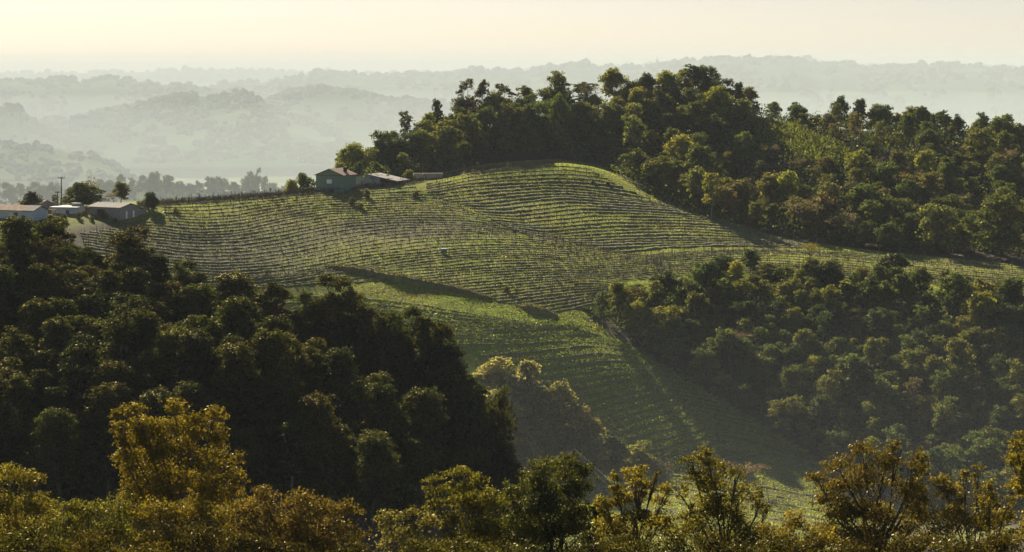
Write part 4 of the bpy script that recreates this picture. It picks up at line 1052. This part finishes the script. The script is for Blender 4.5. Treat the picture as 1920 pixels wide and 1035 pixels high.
near_tree('low leafy green tree between the olive one and the golden one', 165, 142, [(130,948,30,20),(172,958,48,26),(222,960,42,28),(120,1000,50,38),(200,1006,60,40),(270,975,46,32),(160,1040,60,30)], OLV, 560)
near_tree('golden low tree spreading under the tall golden one', 350, 140, [(300,962,56,32),(372,972,60,34),(330,1014,70,40),(428,966,40,30),(410,1015,50,36)], GOLD, 560)
near_tree('dark brown leaved tree with glinting top next to the golden ones', 560, 138, [(500,928,32,24),(470,958,40,34),(560,946,44,24),(600,966,40,28),(540,990,60,38),(642,966,36,26),(655,1002,46,38),(600,1022,60,30),(480,1012,50,38)], (0.15, 0.112, 0.03), 560)
near_tree('small pale olive tree in the gap of the dark tree tops', 750, 132, [(730,976,26,24),(770,972,20,18),(742,1010,36,30),(802,986,28,26),(782,1020,40,26)], PAL, 560)
near_tree('green tree with an arching bough reaching over the dark gap', 880, 140, [(813,906,24,14),(858,892,34,16),(800,926,11,14),(890,910,26,18),(882,944,34,26),(850,972,38,28),(930,944,42,32),(900,992,58,34),(960,988,48,38)], (0.165, 0.158, 0.03), 560)
near_tree('dense dark tree rising up to the slack cables', 1040, 136, [(1020,882,38,24),(1062,874,38,20),(1096,892,24,22),(1000,914,38,32),(1080,926,38,28),(1032,950,48,34),(962,932,28,28),(1062,990,58,38),(1000,1010,50,38),(1122,962,28,32)], DGR, 620)
near_tree('open twiggy tree the flat vineyard shows through', 1190, 130, [(1150,896,16,12),(1190,882,28,16),(1202,906,26,16),(1230,886,9,9),(1158,926,22,16),(1130,944,22,26),(1190,968,34,20),(1250,926,22,15),(1150,1004,46,34),(1232,992,44,32)], (0.21, 0.18, 0.036), 620, twigs=11)
near_tree('upright tree with a bronze tip beside the open twiggy tree', 1365, 134, [(1320,846,24,15),(1298,866,26,12),(1340,880,32,24),(1376,886,18,24),(1330,920,36,30),(1386,932,28,32),(1420,942,18,36),(1350,972,54,40),(1300,992,46,36),(1402,1002,42,40),(1440,968,13,22),(1282,934,16,20)], (0.15, 0.138, 0.03), 500, twigs=9)
near_tree('broad bronze leaved tree with a dark bare trunk', 1650, 140, [(1530,892,26,18),(1570,872,38,24),(1620,852,34,20),(1680,842,18,18),(1660,876,42,30),(1720,862,24,26),(1732,892,24,24),(1560,922,30,18),(1612,912,44,28),(1590,962,50,30),(1560,1002,44,38),(1640,990,44,36),(1700,924,36,30),(1722,972,40,40),(1650,1028,50,26)], BRN, 500, r0=.22, twigs=9)
near_tree('green and bronze tree with several leafy tips next to the broad bronze one', 1820, 136, [(1770,902,24,18),(1800,888,15,17),(1836,882,11,11),(1850,906,20,18),(1790,932,32,26),(1850,944,32,30),(1812,982,42,36),(1882,978,32,32),(1762,1002,48,38),(1890,1022,40,28),(1892,908,12,17)], (0.18, 0.15, 0.03), 480, twigs=9)
near_tree('bough of bright leaves reaching in at the edge above the bronze trees', 1960, 120, [(1905,842,28,18),(1932,832,38,26),(1896,866,14,13),(1920,886,24,13),(1926,932,22,26),(1960,880,46,56)], (0.24, 0.203, 0.038), 560)
near_tree('low golden bush between the upright and the broad bronze trees', 1480, 128, [(1452,1008,46,30),(1492,992,36,28),(1502,1024,48,26),(1540,1020,40,30)], (0.225, 0.18, 0.033), 520)
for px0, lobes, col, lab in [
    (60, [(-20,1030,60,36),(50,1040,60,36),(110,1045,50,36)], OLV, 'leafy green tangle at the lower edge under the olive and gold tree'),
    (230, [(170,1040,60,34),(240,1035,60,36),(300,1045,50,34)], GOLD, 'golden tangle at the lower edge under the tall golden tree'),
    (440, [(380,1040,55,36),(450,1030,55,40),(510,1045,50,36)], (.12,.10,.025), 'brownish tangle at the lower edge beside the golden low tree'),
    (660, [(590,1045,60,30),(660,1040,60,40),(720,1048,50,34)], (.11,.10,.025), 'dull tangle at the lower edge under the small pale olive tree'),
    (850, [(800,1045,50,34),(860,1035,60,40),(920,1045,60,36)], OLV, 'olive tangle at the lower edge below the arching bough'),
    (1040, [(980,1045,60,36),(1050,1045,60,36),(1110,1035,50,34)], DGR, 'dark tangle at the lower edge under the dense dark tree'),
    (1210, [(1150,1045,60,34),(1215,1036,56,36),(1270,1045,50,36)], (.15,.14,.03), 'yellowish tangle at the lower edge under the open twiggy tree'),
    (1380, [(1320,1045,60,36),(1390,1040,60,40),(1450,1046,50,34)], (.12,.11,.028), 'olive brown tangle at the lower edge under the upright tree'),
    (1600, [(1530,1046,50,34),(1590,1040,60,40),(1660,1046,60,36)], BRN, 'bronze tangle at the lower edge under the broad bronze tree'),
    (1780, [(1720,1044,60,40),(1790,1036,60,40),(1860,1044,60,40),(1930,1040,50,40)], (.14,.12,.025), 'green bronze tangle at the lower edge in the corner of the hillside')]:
    near_tree(lab, px0, 122, [(a+R.randint(-12,12), b+R.randint(-22,26), c*R.uniform(.6,1.1), d*R.uniform(.6,1.1)) for a, b, c, d in lobes for _ in (0,1)], tuple(x*.42 for x in col), 480, twigs=5, r0=.1, group='leafy tangles along the lower edge of the hillside')  # leaf colours scaled down, the shade beneath the trees put into them
